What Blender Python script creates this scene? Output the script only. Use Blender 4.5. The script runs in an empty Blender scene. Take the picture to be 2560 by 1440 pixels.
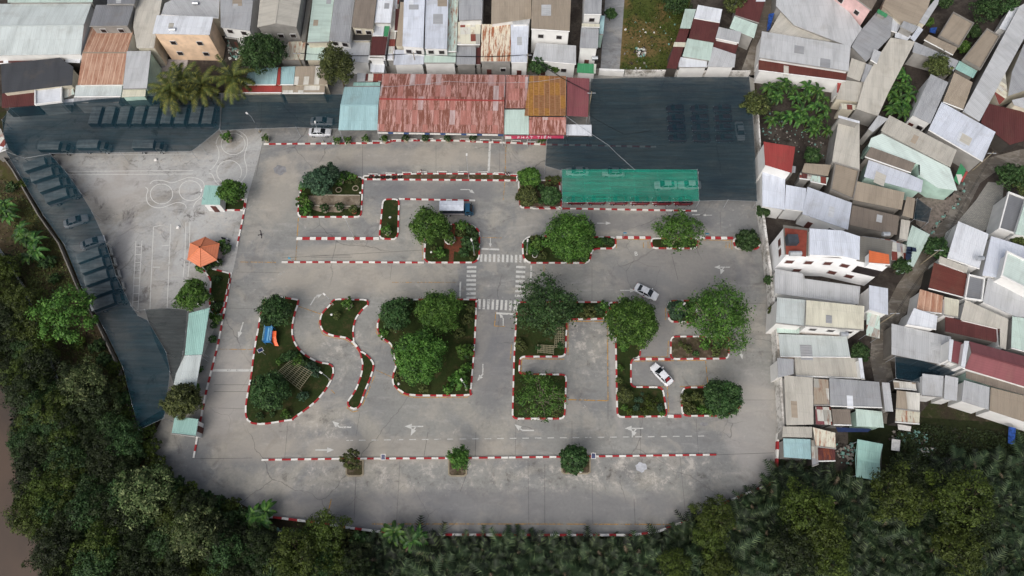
import bpy, math, random
import numpy as np
from mathutils import Vector, Matrix
from mathutils.geometry import tessellate_polygon
R = math.radians
sc = bpy.context.scene
col = sc.collection
# ------------------------------------------------------------------ camera, sky, sun, exposure
FOC, TILT, CAMH = 1705.0, R(22.5), 115.0
cam = bpy.data.cameras.new('camera'); cam.sensor_width = 36.0; cam.lens = 36.0 * FOC / 2560.0
cam.clip_end = 5000.0; cam.clip_start = 0.5
camo = bpy.data.objects.new('camera', cam); col.objects.link(camo)
camo.location = (0, 0, CAMH); camo.rotation_euler = (TILT, 0, 0); sc.camera = camo
SUN_EL, SUN_AZ = R(47), R(208)
w = bpy.data.worlds.new('World'); sc.world = w; w.use_nodes = True
wt = w.node_tree; bg = wt.nodes['Background']
sky = wt.nodes.new('ShaderNodeTexSky'); sky.sky_type = 'NISHITA'; sky.sun_disc = False
sky.sun_elevation = SUN_EL; sky.sun_rotation = SUN_AZ
sky.air_density = 1.0; sky.dust_density = 6.0; sky.ozone_density = 0.6
ds = wt.nodes.new('ShaderNodeHueSaturation'); ds.inputs['Saturation'].default_value = 0.6   # overcast: the clouds take most of the blue out
wt.links.new(sky.outputs[0], ds.inputs['Color']); wt.links.new(ds.outputs[0], bg.inputs[0]); bg.inputs[1].default_value = 0.12
sl = bpy.data.lights.new('sun', 'SUN'); sl.energy = 1.4; sl.angle = R(60); sl.color = (1, 0.99, 0.975)
so = bpy.data.objects.new('sun', sl); col.objects.link(so)
so.rotation_euler = (R(90) - SUN_EL, 0, -SUN_AZ + math.pi)
sc.view_settings.view_transform = 'Standard'; sc.view_settings.look = 'None'
sc.view_settings.exposure = 0.12; sc.view_settings.gamma = 1.0
# ------------------------------------------------------------------ helpers
CT, ST = math.cos(TILT), math.sin(TILT)
def P(x, y, z=0.0):
    """where the sight line through a spot of the photo meets height z"""
    cx, cy = (x - 1280) / FOC, (720 - y) / FOC
    dz = cy * ST - CT; k = (z - CAMH) / dz
    return Vector((cx * k, (cy * CT + ST) * k, z))
def lin(c):
    c = c / 255.0
    return c / 12.92 if c <= 0.04045 else ((c + 0.055) / 1.055) ** 2.4
def rgb(r, g, b, k=1.0): return (min(lin(r) * k, .95), min(lin(g) * k, .95), min(lin(b) * k, .95), 1)
def px(s): return [tuple(float(v) for v in p.split(',')) for p in s.split()]
def tag(o, label=None, cat=None, group=None, kind=None):
    if label: o['label'] = label
    if cat: o['category'] = cat
    if group: o['group'] = group
    if kind: o['kind'] = kind
    return o
def empty(name, loc=(0, 0, 0), rz=0.0, **k):
    o = bpy.data.objects.new(name, None); o.location = loc; o.rotation_euler = (0, 0, rz)
    o.empty_display_size = .3; col.objects.link(o); return tag(o, **k)
def copy_tree(o, parent=None):
    c = o.copy(); col.objects.link(c); c.parent = parent
    for ch in list(o.children): copy_tree(ch, c)
    return c
class MB:
    def __init__(s): s.v = []; s.f = []; s.m = []; s.uv = []
    def face(s, pts, m=0, uv=None):
        b = len(s.v); s.v += [tuple(p) for p in pts]; s.f.append(tuple(range(b, b + len(pts))))
        s.m.append(m); s.uv.append(uv or [(0, 0)] * len(pts))
    def box(s, c, d, rz=0.0, m=0, taper=1.0, M=None):
        hx, hy, hz = d[0] / 2, d[1] / 2, d[2] / 2; co, si = math.cos(rz), math.sin(rz)
        q = []
        for z in (-1, 1):
            t = taper if z > 0 else 1
            for x, y in ((-1, -1), (1, -1), (1, 1), (-1, 1)):
                X, Y = x * hx * t, y * hy * t
                p = Vector((c[0] + X * co - Y * si, c[1] + X * si + Y * co, c[2] + z * hz))
                q.append(M @ p if M else p)
        for a in ((3, 2, 1, 0), (4, 5, 6, 7), (0, 1, 5, 4), (1, 2, 6, 5), (2, 3, 7, 6), (3, 0, 4, 7)):
            s.face([q[i] for i in a], m)
    def tube(s, p0, p1, r0, r1=None, n=6, m=0, cap=True):
        p0, p1 = Vector(p0), Vector(p1); r1 = r0 if r1 is None else r1
        d = (p1 - p0)
        if d.length < 1e-6: return
        d.normalize(); a = d.orthogonal().normalized(); b = d.cross(a)
        A = [p0 + (a * math.cos(i * 2 * math.pi / n) + b * math.sin(i * 2 * math.pi / n)) * r0 for i in range(n)]
        B = [p1 + (a * math.cos(i * 2 * math.pi / n) + b * math.sin(i * 2 * math.pi / n)) * r1 for i in range(n)]
        for i in range(n):
            j = (i + 1) % n; s.face([A[i], A[j], B[j], B[i]], m)
        if cap: s.face(A[::-1], m); s.face(B, m)
    def path(s, pts, r, n=5, m=0):
        for a, b in zip(pts, pts[1:]): s.tube(a, b, r, r, n, m)
    def poly(s, pts, z=None, m=0, up=True):
        """flat (maybe concave) polygon"""
        P3 = [Vector((p[0], p[1], p[2] if z is None else z)) for p in pts]
        for t in tessellate_polygon([P3]):
            a, b, c = (P3[i] for i in t)
            if ((b - a).cross(c - a).z < 0) == up: a, c = c, a
            s.face([a, b, c], m, [(q.x, q.y) for q in (a, b, c)])
    def lathe(s, prof, n=12, c=(0, 0, 0), m=0):
        for (r0, z0), (r1, z1) in zip(prof, prof[1:]):
            for i in range(n):
                a, b = i * 2 * math.pi / n, (i + 1) * 2 * math.pi / n
                q = [(r0, a, z0), (r0, b, z0), (r1, b, z1), (r1, a, z1)]
                s.face([(c[0] + r * math.cos(t), c[1] + r * math.sin(t), c[2] + z) for r, t, z in q], m)
    def build(s, name, mats, parent=None, smooth=False, local=False, **k):
        me = bpy.data.meshes.new(name)
        off = Vector((0, 0, 0))
        if parent is not None and not local:
            q = parent
            while q is not None: off += q.location; q = q.parent
        me.from_pydata([tuple(Vector(v) - off) for v in s.v], [], s.f)
        if not isinstance(mats, (list, tuple)): mats = [mats]
        for m in mats: me.materials.append(m)
        me.polygons.foreach_set('material_index', s.m)
        ul = me.uv_layers.new(name='UVMap')
        ul.data.foreach_set('uv', [c for f in s.uv for p in f for c in p])
        if smooth:
            me.polygons.foreach_set('use_smooth', [True] * len(s.f))
        me.update()
        o = bpy.data.objects.new(name, me); col.objects.link(o); o.parent = parent
        return tag(o, **k)
# ------------------------------------------------------------------ materials
class NT:
    def __init__(s, name, rough=.8, spec=.3):
        s.mat = bpy.data.materials.new(name); s.mat.use_nodes = True; s.t = s.mat.node_tree
        s.b = s.t.nodes['Principled BSDF']; s.b.inputs['Roughness'].default_value = rough
        s.b.inputs['Specular IOR Level'].default_value = spec
        s.pos = s.n('ShaderNodeNewGeometry').outputs['Position']
    def n(s, ty, **k):
        x = s.t.nodes.new(ty)
        for a, b in k.items(): setattr(x, a, b)
        return x
    def ln(s, a, b): s.t.links.new(a, b)
    def put(s, sock, v):
        if hasattr(v, 'node'): s.ln(v, sock)
        else: sock.default_value = v
    def noise(s, scale, detail=3, rough=.55, vec=None, dist=0.0):
        x = s.n('ShaderNodeTexNoise'); x.inputs['Scale'].default_value = scale; x.inputs['Detail'].default_value = detail
        x.inputs['Roughness'].default_value = rough; x.inputs['Distortion'].default_value = dist
        s.ln(vec or s.pos, x.inputs['Vector']); return x.outputs['Fac']
    def ramp(s, v, lo, hi, a=0.0, b=1.0):
        x = s.n('ShaderNodeMapRange'); x.interpolation_type = 'SMOOTHSTEP'
        s.ln(v, x.inputs['Value']); x.inputs['From Min'].default_value = lo; x.inputs['From Max'].default_value = hi
        x.inputs['To Min'].default_value = a; x.inputs['To Max'].default_value = b; return x.outputs['Result']
    def math(s, op, a, b=0.0):
        x = s.n('ShaderNodeMath', operation=op); s.put(x.inputs[0], a); s.put(x.inputs[1], b); return x.outputs[0]
    def mix(s, f, a, b, mode='MIX'):
        x = s.n('ShaderNodeMix', data_type='RGBA', blend_type=mode)
        s.put(x.inputs['Factor'], f); s.put(x.inputs['A'], a); s.put(x.inputs['B'], b); return x.outputs['Result']
    def scalev(s, v, sc_, loc=None):
        x = s.n('ShaderNodeMapping'); s.ln(v, x.inputs['Vector']); x.inputs['Scale'].default_value = sc_
        if loc is not None: s.put(x.inputs['Location'], loc)
        return x.outputs['Vector']
    def bump(s, h, strength=.3, dist=.05):
        x = s.n('ShaderNodeBump'); x.inputs['Strength'].default_value = strength; x.inputs['Distance'].default_value = dist
        s.ln(h, x.inputs['Height']); s.ln(x.outputs['Normal'], s.b.inputs['Normal'])
    def out(s, c): s.put(s.b.inputs['Base Color'], c); return s.mat
def plain(name, c, rough=.7, var=.12, scale=1.5, spec=.3, metal=0.0):
    t = NT(name, rough, spec); t.b.inputs['Metallic'].default_value = metal
    f = t.noise(scale, 4); d = tuple(v * (1 - var * 2) for v in c[:3]) + (1,)
    return t.out(t.mix(t.ramp(f, .3, .7), d, c))
_mc = {}
def M(name, *a, **k):
    if name not in _mc: _mc[name] = plain(name, *a, **k)
    return _mc[name]
def asphalt(name, a, b, c, light=.35, crack=.7, zones=()):
    t = NT(name, .9, .15)
    big = t.ramp(t.noise(.035, 3, dist=.6), .42, .58)
    x = t.mix(big, a, b)
    x = t.mix(t.ramp(t.noise(.055, 5, .62, dist=1.2), .47, .62), x, c)
    hv = t.scalev(t.pos, (.35, 1.3, 1))
    x = t.mix(t.math('MULTIPLY', t.ramp(t.noise(.5, 5, .7, vec=hv, dist=.7), .5, .72), light), x, rgb(180, 178, 174))
    x = t.mix(t.math('MULTIPLY', t.ramp(t.noise(.22, 8, .75, dist=1.2), .54, .68), .55 * light / .35), x, rgb(92, 88, 86))
    x = t.mix(t.math('MULTIPLY', t.ramp(t.noise(.6, 10, .82, dist=.6), .57, .68), .45), x, rgb(195, 190, 184))
    x = t.mix(t.ramp(t.noise(2.2, 6, .7), .3, .75, 0, .2), x, rgb(70, 68, 66))
    x = t.mix(t.ramp(t.noise(.13, 8, .72, dist=.4), .5, .62, 0, .38), x, rgb(168, 162, 152)); x = t.mix(t.ramp(t.noise(.17, 8, .72, vec=t.scalev(t.pos, (.6, 1.4, 1), (31, 17, 0))), .52, .66, 0, .42), x, rgb(104, 102, 101))
    for zx, zy, ra, rb, kind in zones:      # worn and weathered areas of the slab, each with its own outline
        m = P(zx, zy, 0); sx = 1 / (ra / 13.5); sy = 1 / (rb / 12.0)
        vs = t.n('ShaderNodeVectorMath', operation='SUBTRACT'); t.ln(t.pos, vs.inputs[0]); vs.inputs[1].default_value = (m.x, m.y, 0)
        ln_ = t.n('ShaderNodeVectorMath', operation='LENGTH'); t.ln(t.scalev(vs.outputs[0], (sx, sy, 0)), ln_.inputs[0])
        d = t.math('ADD', ln_.outputs['Value'], t.math('MULTIPLY', t.math('SUBTRACT', t.noise(.12, 5, .7), .5), 1.6)); mk = t.ramp(d, .6, 1.25, 1, 0)
        if kind == 'dark': x = t.mix(t.math('MULTIPLY', mk, .5), x, rgb(106, 106, 110))
        elif kind == 'tan': x = t.mix(t.math('MULTIPLY', mk, .38), x, rgb(168, 160, 148))
        elif kind == 'pale': x = t.mix(t.math('MULTIPLY', mk, .5), x, rgb(166, 162, 158))
        else:
            f = t.noise(.4, 10, .82, dist=.25)
            x = t.mix(t.math('MULTIPLY', mk, t.ramp(f, .5, .64, 0, .75)), x, rgb(186, 180, 172)); x = t.mix(t.math('MULTIPLY', mk, t.ramp(f, .34, .46, .7, 0)), x, rgb(84, 80, 76))
    for sca, thr, dist, msk in ((.045, .0035, 2.2, .5), (.16, .006, 2.0, .58)):
        vo = t.n('ShaderNodeTexVoronoi', feature='DISTANCE_TO_EDGE'); vo.inputs['Scale'].default_value = sca
        nn = t.n('ShaderNodeTexNoise'); nn.inputs['Scale'].default_value = .35; nn.inputs['Detail'].default_value = 5; t.ln(t.pos, nn.inputs['Vector'])
        va = t.n('ShaderNodeVectorMath', operation='MULTIPLY_ADD'); t.ln(nn.outputs['Color'], va.inputs[0])
        va.inputs[1].default_value = (dist, dist, 0); t.ln(t.pos, va.inputs[2]); t.ln(va.outputs[0], vo.inputs['Vector'])
        cr = t.ramp(vo.outputs['Distance'], thr * .5, thr, 1, 0)
        mk = t.ramp(t.noise(.03 + sca * .2, 2), msk - .02, msk + .06)
        x = t.mix(t.math('MULTIPLY', t.math('MULTIPLY', cr, mk), .6 * crack), x, rgb(60, 57, 55))
    t.bump(t.noise(6, 4), .25, .03)
    return t.out(x)
def ground_mat(name, a, b, c, sc1=.25, sc2=1.8, thr=(.42, .6)):
    t = NT(name, .95, .1)
    x = t.mix(t.ramp(t.noise(sc1, 5, .65, dist=.5), *thr), a, b)
    x = t.mix(t.ramp(t.noise(sc1 * 2.7, 6, .7), .5, .68), x, c)
    x = t.mix(t.ramp(t.noise(sc2, 6, .8), .35, .7, 0, .55), x, tuple(v * .45 for v in a[:3]) + (1,))
    t.bump(t.noise(4, 4), .6, .08)
    return t.out(x)
def leaf_mat(name, dark, mid, light, rough=.62):
    t = NT(name, rough, .25)
    ge = t.n('ShaderNodeNewGeometry'); at = t.n('ShaderNodeAttribute'); at.attribute_name = 'v'
    x = t.mix(t.ramp(at.outputs['Fac'], .15, .85), dark, mid)
    x = t.mix(t.ramp(ge.outputs['Random Per Island'], .45, 1.0, 0, .75), x, light)
    oi = t.n('ShaderNodeObjectInfo')
    hs = t.n('ShaderNodeHueSaturation'); t.ln(x, hs.inputs['Color'])
    t.ln(t.ramp(oi.outputs['Random'], 0, 1, .492, .508), hs.inputs['Hue'])
    t.ln(t.ramp(oi.outputs['Random'], 0, 1, .85, 1.2), hs.inputs['Value'])
    return t.out(hs.outputs['Color'])
# roofing sheets: uv.x runs across the corrugation, uv.y down the slope, both in metres
ROOFC = dict(
 white=(214, 218, 224), bluew=(205, 211, 222), mintw=(204, 219, 213), pale=(190, 198, 197), grey=(158, 160, 163), dgrey=(122, 124, 128), lgrey=(182, 184, 186),
 beige=(186, 182, 172), tan=(158, 146, 130), brown=(126, 116, 106), cream=(205, 202, 184), mint=(188, 207, 198), teal=(148, 186, 178),
 aqua=(162, 196, 200), maroon=(88, 48, 46), red=(158, 68, 64), pinkred=(126, 74, 78), slate=(66, 68, 72), orange=(206, 108, 66),
 gazebo=(214, 128, 92), concrete=(120, 118, 112), terra=(100, 52, 44), green=(66, 140, 96), dark=(52, 50, 48))
_rc = {}
def roofmat(key):
    if key in _rc: return _rc[key]
    name, _, st = key.partition('*')
    base = rgb(*ROOFC[name]); t = NT('roof_' + name + ('_' + st if st else ''), .55, .35)
    uv = t.n('ShaderNodeUVMap').outputs['UV']
    oi = t.n('ShaderNodeObjectInfo')
    off = t.n('ShaderNodeVectorMath', operation='SCALE'); off.inputs[0].default_value = (91, 57, 0); t.ln(oi.outputs['Random'], off.inputs['Scale'])
    ad = t.n('ShaderNodeVectorMath', operation='ADD'); t.ln(uv, ad.inputs[0]); t.ln(off.outputs[0], ad.inputs[1]); v = ad.outputs[0]
    sp = t.n('ShaderNodeSeparateXYZ'); t.ln(v, sp.inputs[0])
    x = base
    # each sheet of roofing is a little different
    cx = t.math('FLOOR', t.math('DIVIDE', sp.outputs[0], 1.05)); cy = t.math('FLOOR', t.math('DIVIDE', sp.outputs[1], 3.1 if st != 'p' else 1.9))
    cb = t.n('ShaderNodeCombineXYZ'); t.ln(cx, cb.inputs[0]); t.ln(cy, cb.inputs[1])
    wn = t.n('ShaderNodeTexWhiteNoise', noise_dimensions='2D'); t.ln(cb.outputs[0], wn.inputs['Vector']); wv = wn.outputs['Value']
    x = t.mix(t.ramp(wv, 0, 1, 0, .16), x, tuple(c * .6 for c in base[:3]) + (1,))
    streak = t.scalev(v, (1.0, .16, 1))
    if st == 'r':      # moderate rust
        x = t.mix(t.ramp(t.noise(1.6, 6, .7, vec=streak), .46, .66, 0, .9), x, rgb(150, 82, 48))
        x = t.mix(t.ramp(t.noise(2.6, 6, .7, vec=streak), .56, .68, 0, .8), x, rgb(96, 50, 34))
    elif st == 'R':    # pink paint flaking off rust
        x = rgb(190, 148, 140); base = rgb(150, 118, 108)
        x = t.mix(t.ramp(wv, .66, .7, 0, .8), x, rgb(176, 116, 106))
        x = t.mix(t.ramp(wv, .90, .94, 0, .8), x, rgb(196, 186, 186))
        fl = t.ramp(t.noise(.9, 8, .8, vec=t.scalev(v, (2.2, .22, 1)), dist=.2), .44, .52)
        keep = t.ramp(wv, .66, .7, .9, .35)
        x = t.mix(t.math('MULTIPLY', fl, keep), x, rgb(116, 64, 46))
        x = t.mix(t.ramp(t.noise(3.2, 7, .8, vec=t.scalev(v, (1.5, .3, 1))), .56, .66, 0, .6), x, rgb(206, 176, 166))
    elif st == 'Y':    # ochre old sheets
        x = t.mix(t.ramp(wv, .3, .7), rgb(138, 104, 72), rgb(158, 118, 58))
        x = t.mix(t.ramp(t.noise(2.5, 6, .7, vec=t.scalev(v, (.5, 2.5, 1))), .42, .62, 0, .8), x, rgb(118, 70, 36))
        x = t.mix(t.ramp(t.math('FRACT', t.math('DIVIDE', sp.outputs[0], 1.05)), .03, .12, .8, 0), x, rgb(196, 150, 120))
    elif st == 'O':    # rusty tan strips
        x = t.mix(t.ramp(t.noise(1.2, 5, .7, vec=streak), .35, .65), rgb(156, 112, 90), rgb(186, 152, 130))
        x = t.mix(t.ramp(t.math('FRACT', t.math('DIVIDE', sp.outputs[0], 1.05)), .78, .86, 0, .6), x, rgb(214, 182, 160))
        x = t.mix(t.ramp(t.noise(2.2, 6, .7, vec=streak), .55, .7, 0, .6), x, rgb(120, 66, 44))
    elif st == 'W':    # white sheets heavily streaked with orange rust
        x = rgb(214, 205, 184)
        x = t.mix(t.ramp(t.noise(1.5, 6, .72, vec=t.scalev(v, (1.3, .12, 1))), .47, .56, 0, .95), x, rgb(152, 88, 52))
        x = t.mix(t.ramp(t.noise(2.4, 6, .72, vec=t.scalev(v, (1.3, .2, 1))), .54, .64, 0, .8), x, rgb(110, 58, 38))
    elif st == 'p':    # patchwork of odd sheets
        x = t.mix(t.ramp(wv, .35, .36), base, rgb(196, 196, 188)); x = t.mix(t.ramp(wv, .6, .61), x, rgb(120, 60, 52))
        x = t.mix(t.ramp(wv, .78, .79), x, rgb(160, 158, 150))
        x = t.mix(t.ramp(t.noise(1.8, 6, .7, vec=streak), .52, .66, 0, .7), x, rgb(130, 80, 54))
    elif st == 's':    # tan with pale translucent strips
        x = t.mix(t.ramp(wv, .72, .73), x, rgb(206, 204, 196))
    if st in ('', 's', 't'):
        x = t.mix(t.ramp(t.noise(.5, 6, .7, vec=streak), .42, .72, 0, .5), x, tuple(c * .5 for c in base[:3]) + (1,))
        x = t.mix(t.ramp(t.noise(.25, 4, .6, vec=v), .5, .75, 0, .22), x, rgb(110, 96, 78))
    if st != 't':
        fr = t.math('FRACT', t.math('DIVIDE', sp.outputs[0], 1.05))
        x = t.mix(t.ramp(fr, .02, .1, .22, 0), x, tuple(c * .35 for c in base[:3]) + (1,))
        h = t.math('SINE', t.math('MULTIPLY', sp.outputs[0], 2 * math.pi / .35)); t.bump(h, .35, .04)
    else:
        fr = t.math('FRACT', t.math('DIVIDE', sp.outputs[1], .38)); x = t.mix(t.ramp(fr, .0, .25, .35, 0), x, tuple(c * .45 for c in base[:3]) + (1,))
    fr = t.math('FRACT', t.math('DIVIDE', sp.outputs[1], 3.1)); x = t.mix(t.ramp(fr, .0, .03, .3, 0), x, tuple(c * .4 for c in base[:3]) + (1,))
    hs = t.n('ShaderNodeHueSaturation'); t.ln(x, hs.inputs['Color']) if hasattr(x, 'node') else None
    t.ln(t.ramp(oi.outputs['Random'], 0, 1, .9, 1.06), hs.inputs['Value'])
    if st in ('', 't') and name in ('dark', 'concrete'): t.b.inputs['Roughness'].default_value = .9
    _rc[key] = t.out(hs.outputs['Color']); return _rc[key]
def net_mat(name, c, transp, c2=None):
    t = NT(name, .9, .05)
    vw = t.scalev(t.pos, (.12, 1.6, 1))
    x = t.mix(t.ramp(t.noise(1.0, 4, .6, vec=vw), .3, .7), c, tuple(v * 1.5 for v in c[:3]) + (1,))
    x = t.mix(t.ramp(t.noise(.12, 3), .45, .65, 0, .6), x, c2 or tuple(v * .7 for v in c[:3]) + (1,))
    sp = t.n('ShaderNodeSeparateXYZ'); t.ln(t.pos, sp.inputs[0])
    for ax, pr in ((0, 4.7), (1, 3.9)):      # seams where the net widths are laced together
        ff = t.math('FRACT', t.math('DIVIDE', t.math('ADD', sp.outputs[ax], t.math('MULTIPLY', t.noise(.15, 2), .8)), pr))
        x = t.mix(t.ramp(ff, .0, .045, .55, 0), x, tuple(v * (.45 if ax else 1.9) for v in c[:3]) + (1,))
    t.bump(t.noise(.9, 5, .7, vec=t.scalev(t.pos, (.5, 1.2, 1))), .9, .25)
    t.put(t.b.inputs['Base Color'], x)
    tr = t.n('ShaderNodeBsdfTransparent'); mx = t.n('ShaderNodeMixShader')
    t.ln(t.ramp(t.noise(1.3, 3, vec=vw), .3, .7, transp - .06, transp + .08), mx.inputs[0])
    t.ln(t.b.outputs[0], mx.inputs[1]); t.ln(tr.outputs[0], mx.inputs[2])
    t.ln(mx.outputs[0], t.t.nodes['Material Output'].inputs['Surface']); return t.mat
def chipped(name, c, under):
    t = NT(name, .7, .2); x = t.mix(t.ramp(t.noise(.35, 4), .35, .65, 0, .35), c, tuple(v * .6 for v in c[:3]) + (1,))
    x = t.mix(t.ramp(t.noise(2.4, 8, .8), .56, .64, 0, .7), x, under); return t.out(x)
m_red = chipped('red_kerb_paint', rgb(160, 48, 52), rgb(128, 98, 90)); m_white = plain('white_paint', rgb(226, 224, 220), .6, .12, 2.5); m_kwhite = chipped('white_kerb_paint', rgb(222, 220, 215), rgb(146, 140, 132))
def worn(name, c, thr=.5, amt=.85):
    """thin worn road paint: bare road shows through where it has flaked"""
    t = NT(name, .8, .1); t.out(c)
    tr = t.n('ShaderNodeBsdfTransparent'); mx = t.n('ShaderNodeMixShader')
    t.ln(t.ramp(t.noise(1.1, 7, .8), thr - .06, thr + .12, 1 - amt, 1), mx.inputs[0])
    t.ln(t.b.outputs[0], mx.inputs[1]); t.ln(tr.outputs[0], mx.inputs[2])
    t.ln(mx.outputs[0], t.t.nodes['Material Output'].inputs['Surface']); return t.mat
m_lw = worn('worn_white_line', rgb(212, 212, 208), .57, .75); m_lw2 = worn('faint_white_line', rgb(206, 206, 200), .40, .8)
m_lw3 = worn('lot_white_line', rgb(214, 214, 210), .60, .85)
m_ly = worn('worn_yellow_line', rgb(190, 146, 70), .5, .85)
m_glass = plain('dark_glass', rgb(30, 36, 40), .12, .1, spec=.6); m_tyre = M('tyre_rubber', rgb(28, 28, 30), .85)
m_metal = M('galvanised_metal', rgb(168, 172, 176), .45); m_bark = plain('bark', rgb(104, 92, 76), .9, .3, 3)
m_pbark = plain('pale_bark', rgb(150, 142, 124), .9, .25, 3)
# ------------------------------------------------------------------ the setting: ground, water, pavements
def sheet(name, pts, z, mat, **k):
    b = MB(); b.poly([P(x, y, 0) for x, y in (px(pts) if isinstance(pts, str) else pts)], z=z)
    return b.build(name, mat, kind='structure', **k)
b = MB(); b.face([(-2500, -2500, 0), (2500, -2500, 0), (2500, 2500, 0), (-2500, 2500, 0)])
m_soil = ground_mat('dark_soil_and_weeds', rgb(58, 52, 42), rgb(52, 58, 34), rgb(84, 76, 62))
b.build('ground', m_soil, kind='structure')
m_vill = ground_mat('village_ground', rgb(66, 60, 56), rgb(86, 80, 74), rgb(50, 46, 42), .18, 1.2)
sheet('village_ground', '-500,-420 3200,-420 3200,1010 2330,1000 2250,1090 2120,1180 1945,1150 1890,200 1480,186 850,180 600,225 -500,300', .004, m_vill)
t = NT('brown_river', .35, .4)
m_water = t.out(t.mix(t.ramp(t.noise(.05, 4, dist=.5), .35, .65), rgb(66, 57, 50), rgb(84, 69, 58))); t.bump(t.noise(1.2, 4), .12, .05)
sheet('swamp', '640,1345 930,1345 1580,1345 1640,1338 1745,1302 1800,1268 1935,1205 1950,1175 2130,1190 2400,1185 2800,1130 2800,1700 300,1700 300,1400', .007, ground_mat('swamp_mud', rgb(30, 30, 24), rgb(36, 38, 28), rgb(22, 24, 20), .4, 2.0))
sheet('river', '-900,560 -20,700 0,800 30,960 60,1100 60,1250 120,1330 190,1440 400,2300 -1500,2300', .006, m_water)
m_verge = ground_mat('verge_grass', rgb(78, 68, 52), rgb(72, 74, 40), rgb(104, 92, 76), .16, 1.4)
sheet('verge', '-40,375 40,420 110,540 160,610 205,720 260,820 310,920 345,1060 400,1170 600,1255 640,1300 560,1400 330,1400 250,1200 180,1030 110,840 60,700 -40,560', .008, m_verge)
m_asph = asphalt('weathered_asphalt', rgb(139, 139, 135), rgb(126, 127, 127), rgb(154, 151, 143), .3, zones=(
 (1470, 860, 60, 75, 'stain'), (1150, 1192, 520, 34, 'stain'), (1640, 1175, 190, 40, 'stain'), (1700, 680, 210, 70, 'dark'), (1640, 850, 60, 110, 'dark'), (1230, 880, 60, 120, 'dark'), (1100, 480, 160, 30, 'dark'),
 (1200, 1270, 620, 36, 'dark'), (640, 1060, 130, 90, 'tan'), (860, 690, 220, 50, 'tan'), (980, 1125, 330, 28, 'tan'), (850, 860, 50, 90, 'stain'), (780, 1060, 90, 40, 'stain'), (700, 470, 50, 90, 'tan'), (820, 590, 60, 20, 'dark'), (1000, 395, 330, 26, 'tan'), (1640, 1010, 60, 20, 'dark'),
 (560, 960, 70, 100, 'pale'), (1540, 920, 16, 130, 'pale'), (1880, 1060, 60, 120, 'pale'), (870, 630, 150, 20, 'tan'), (1560, 555, 230, 26, 'dark')))
sheet('yard_pavement', '640,200 860,180 1480,188 1885,188 1898,500 1915,640 1935,860 1946,1060 1942,1165 1925,1190 1880,1230 1800,1262 1745,1298 1640,1330 1580,1338 1090,1340 930,1330 795,1310 665,1292 600,1258 470,1215 410,1190 385,1150 375,1105 430,1000 480,900 570,600 560,330 640,318', .012, m_asph)
m_conc = asphalt('bleached_concrete', rgb(173, 174, 173), rgb(162, 162, 160), rgb(147, 144, 138), .6, .5, zones=((240, 400, 60, 24, 'stain'), (420, 395, 120, 18, 'stain'), (300, 640, 26, 120, 'dark'), (560, 555, 60, 40, 'stain'), (395, 570, 30, 16, 'stain'), (300, 470, 90, 60, 'pale')))
sheet('training_lot', '20,265 560,232 640,240 655,320 655,365 617,500 597,610 580,690 560,760 545,800 480,960 430,1010 345,1060 310,920 260,820 205,720 160,610 110,540 40,430 0,380', .016, m_conc)
sheet('side_lane', '1524,-160 1572,-160 1548,188 1500,188', .010, asphalt('lane_concrete', rgb(140, 142, 144), rgb(112, 113, 116), rgb(96, 96, 98), .4))
m_lot = ground_mat('vacant_lot_weeds', rgb(76, 84, 42), rgb(112, 94, 62), rgb(60, 78, 34), .12, 1.5)
sheet('vacant_lot', '1572,-160 1760,-160 1725,10 1700,75 1668,150 1672,184 1548,188', .011, m_lot)
m_alley = asphalt('alley_concrete', rgb(108, 100, 90), rgb(96, 90, 82), rgb(84, 80, 74), .3)
def band(name, pts, wid, z, mat, wz=0, closed=False, **k):
    p = [P(x, y, 0) for x, y in px(pts)]; b = MB(); L, Rr = offs(p, wid / 2, closed)
    for i in range(len(p) - 1): b.face([(*L[i][:2], z), (*Rr[i][:2], z), (*Rr[i + 1][:2], z), (*L[i + 1][:2], z)][::-1])
    return b.build(name, mat, **k)
def offs(p, w_, closed=False):
    L, Rr = [], []; n = len(p)
    for i in range(n):
        a = p[i - 1] if (i > 0 or closed) else p[i]; c = p[(i + 1) % n] if (i < n - 1 or closed) else p[i]
        d1 = (p[i] - a); d2 = (c - p[i]); d1 = d1.normalized() if d1.length > 1e-6 else d2.normalized(); d2 = d2.normalized() if d2.length > 1e-6 else d1
        t_ = (d1 + d2); t_ = t_.normalized() if t_.length > 1e-3 else d1
        nn = Vector((-t_.y, t_.x, 0)); k = 1 / max(.5, nn.dot(Vector((-d1.y, d1.x, 0))))
        L.append(p[i] + nn * w_ * k); Rr.append(p[i] - nn * w_ * k)
    return L, Rr
band('curved_alley', '2700,370 2560,392 2470,415 2430,445 2400,505 2365,565 2330,615 2300,675 2265,725 2235,785 2205,830 2200,900 2212,960 2222,1060', 3.4, .012, m_alley, kind='structure')
band('north_alley', '1960,-120 1935,-10 1905,85 1868,190', 3.0, .012, m_alley, kind='structure')
t = NT('grey_paving', .8, .2); br = t.n('ShaderNodeTexBrick'); t.ln(t.scalev(t.pos, (1, 1, 1)), br.inputs['Vector'])
br.inputs['Scale'].default_value = 1.2; br.inputs['Color1'].default_value = rgb(150, 148, 142); br.inputs['Color2'].default_value = rgb(132, 132, 128); br.inputs['Mortar'].default_value = rgb(88, 88, 84)
sheet('tiled_courtyard', '2470,455 2510,458 2500,560 2440,585 2395,553 2440,500', .013, t.out(br.outputs['Color']))
sheet('brick_yard', '2290,500 2360,470 2400,490 2330,590 2290,560', .013, M('yard_brick', rgb(128, 118, 110), .9, .25))
sheet('concrete_patio', '392,148 470,148 460,232 385,245', .012, M('patio_concrete', rgb(170, 164, 162), .9, .15))
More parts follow.
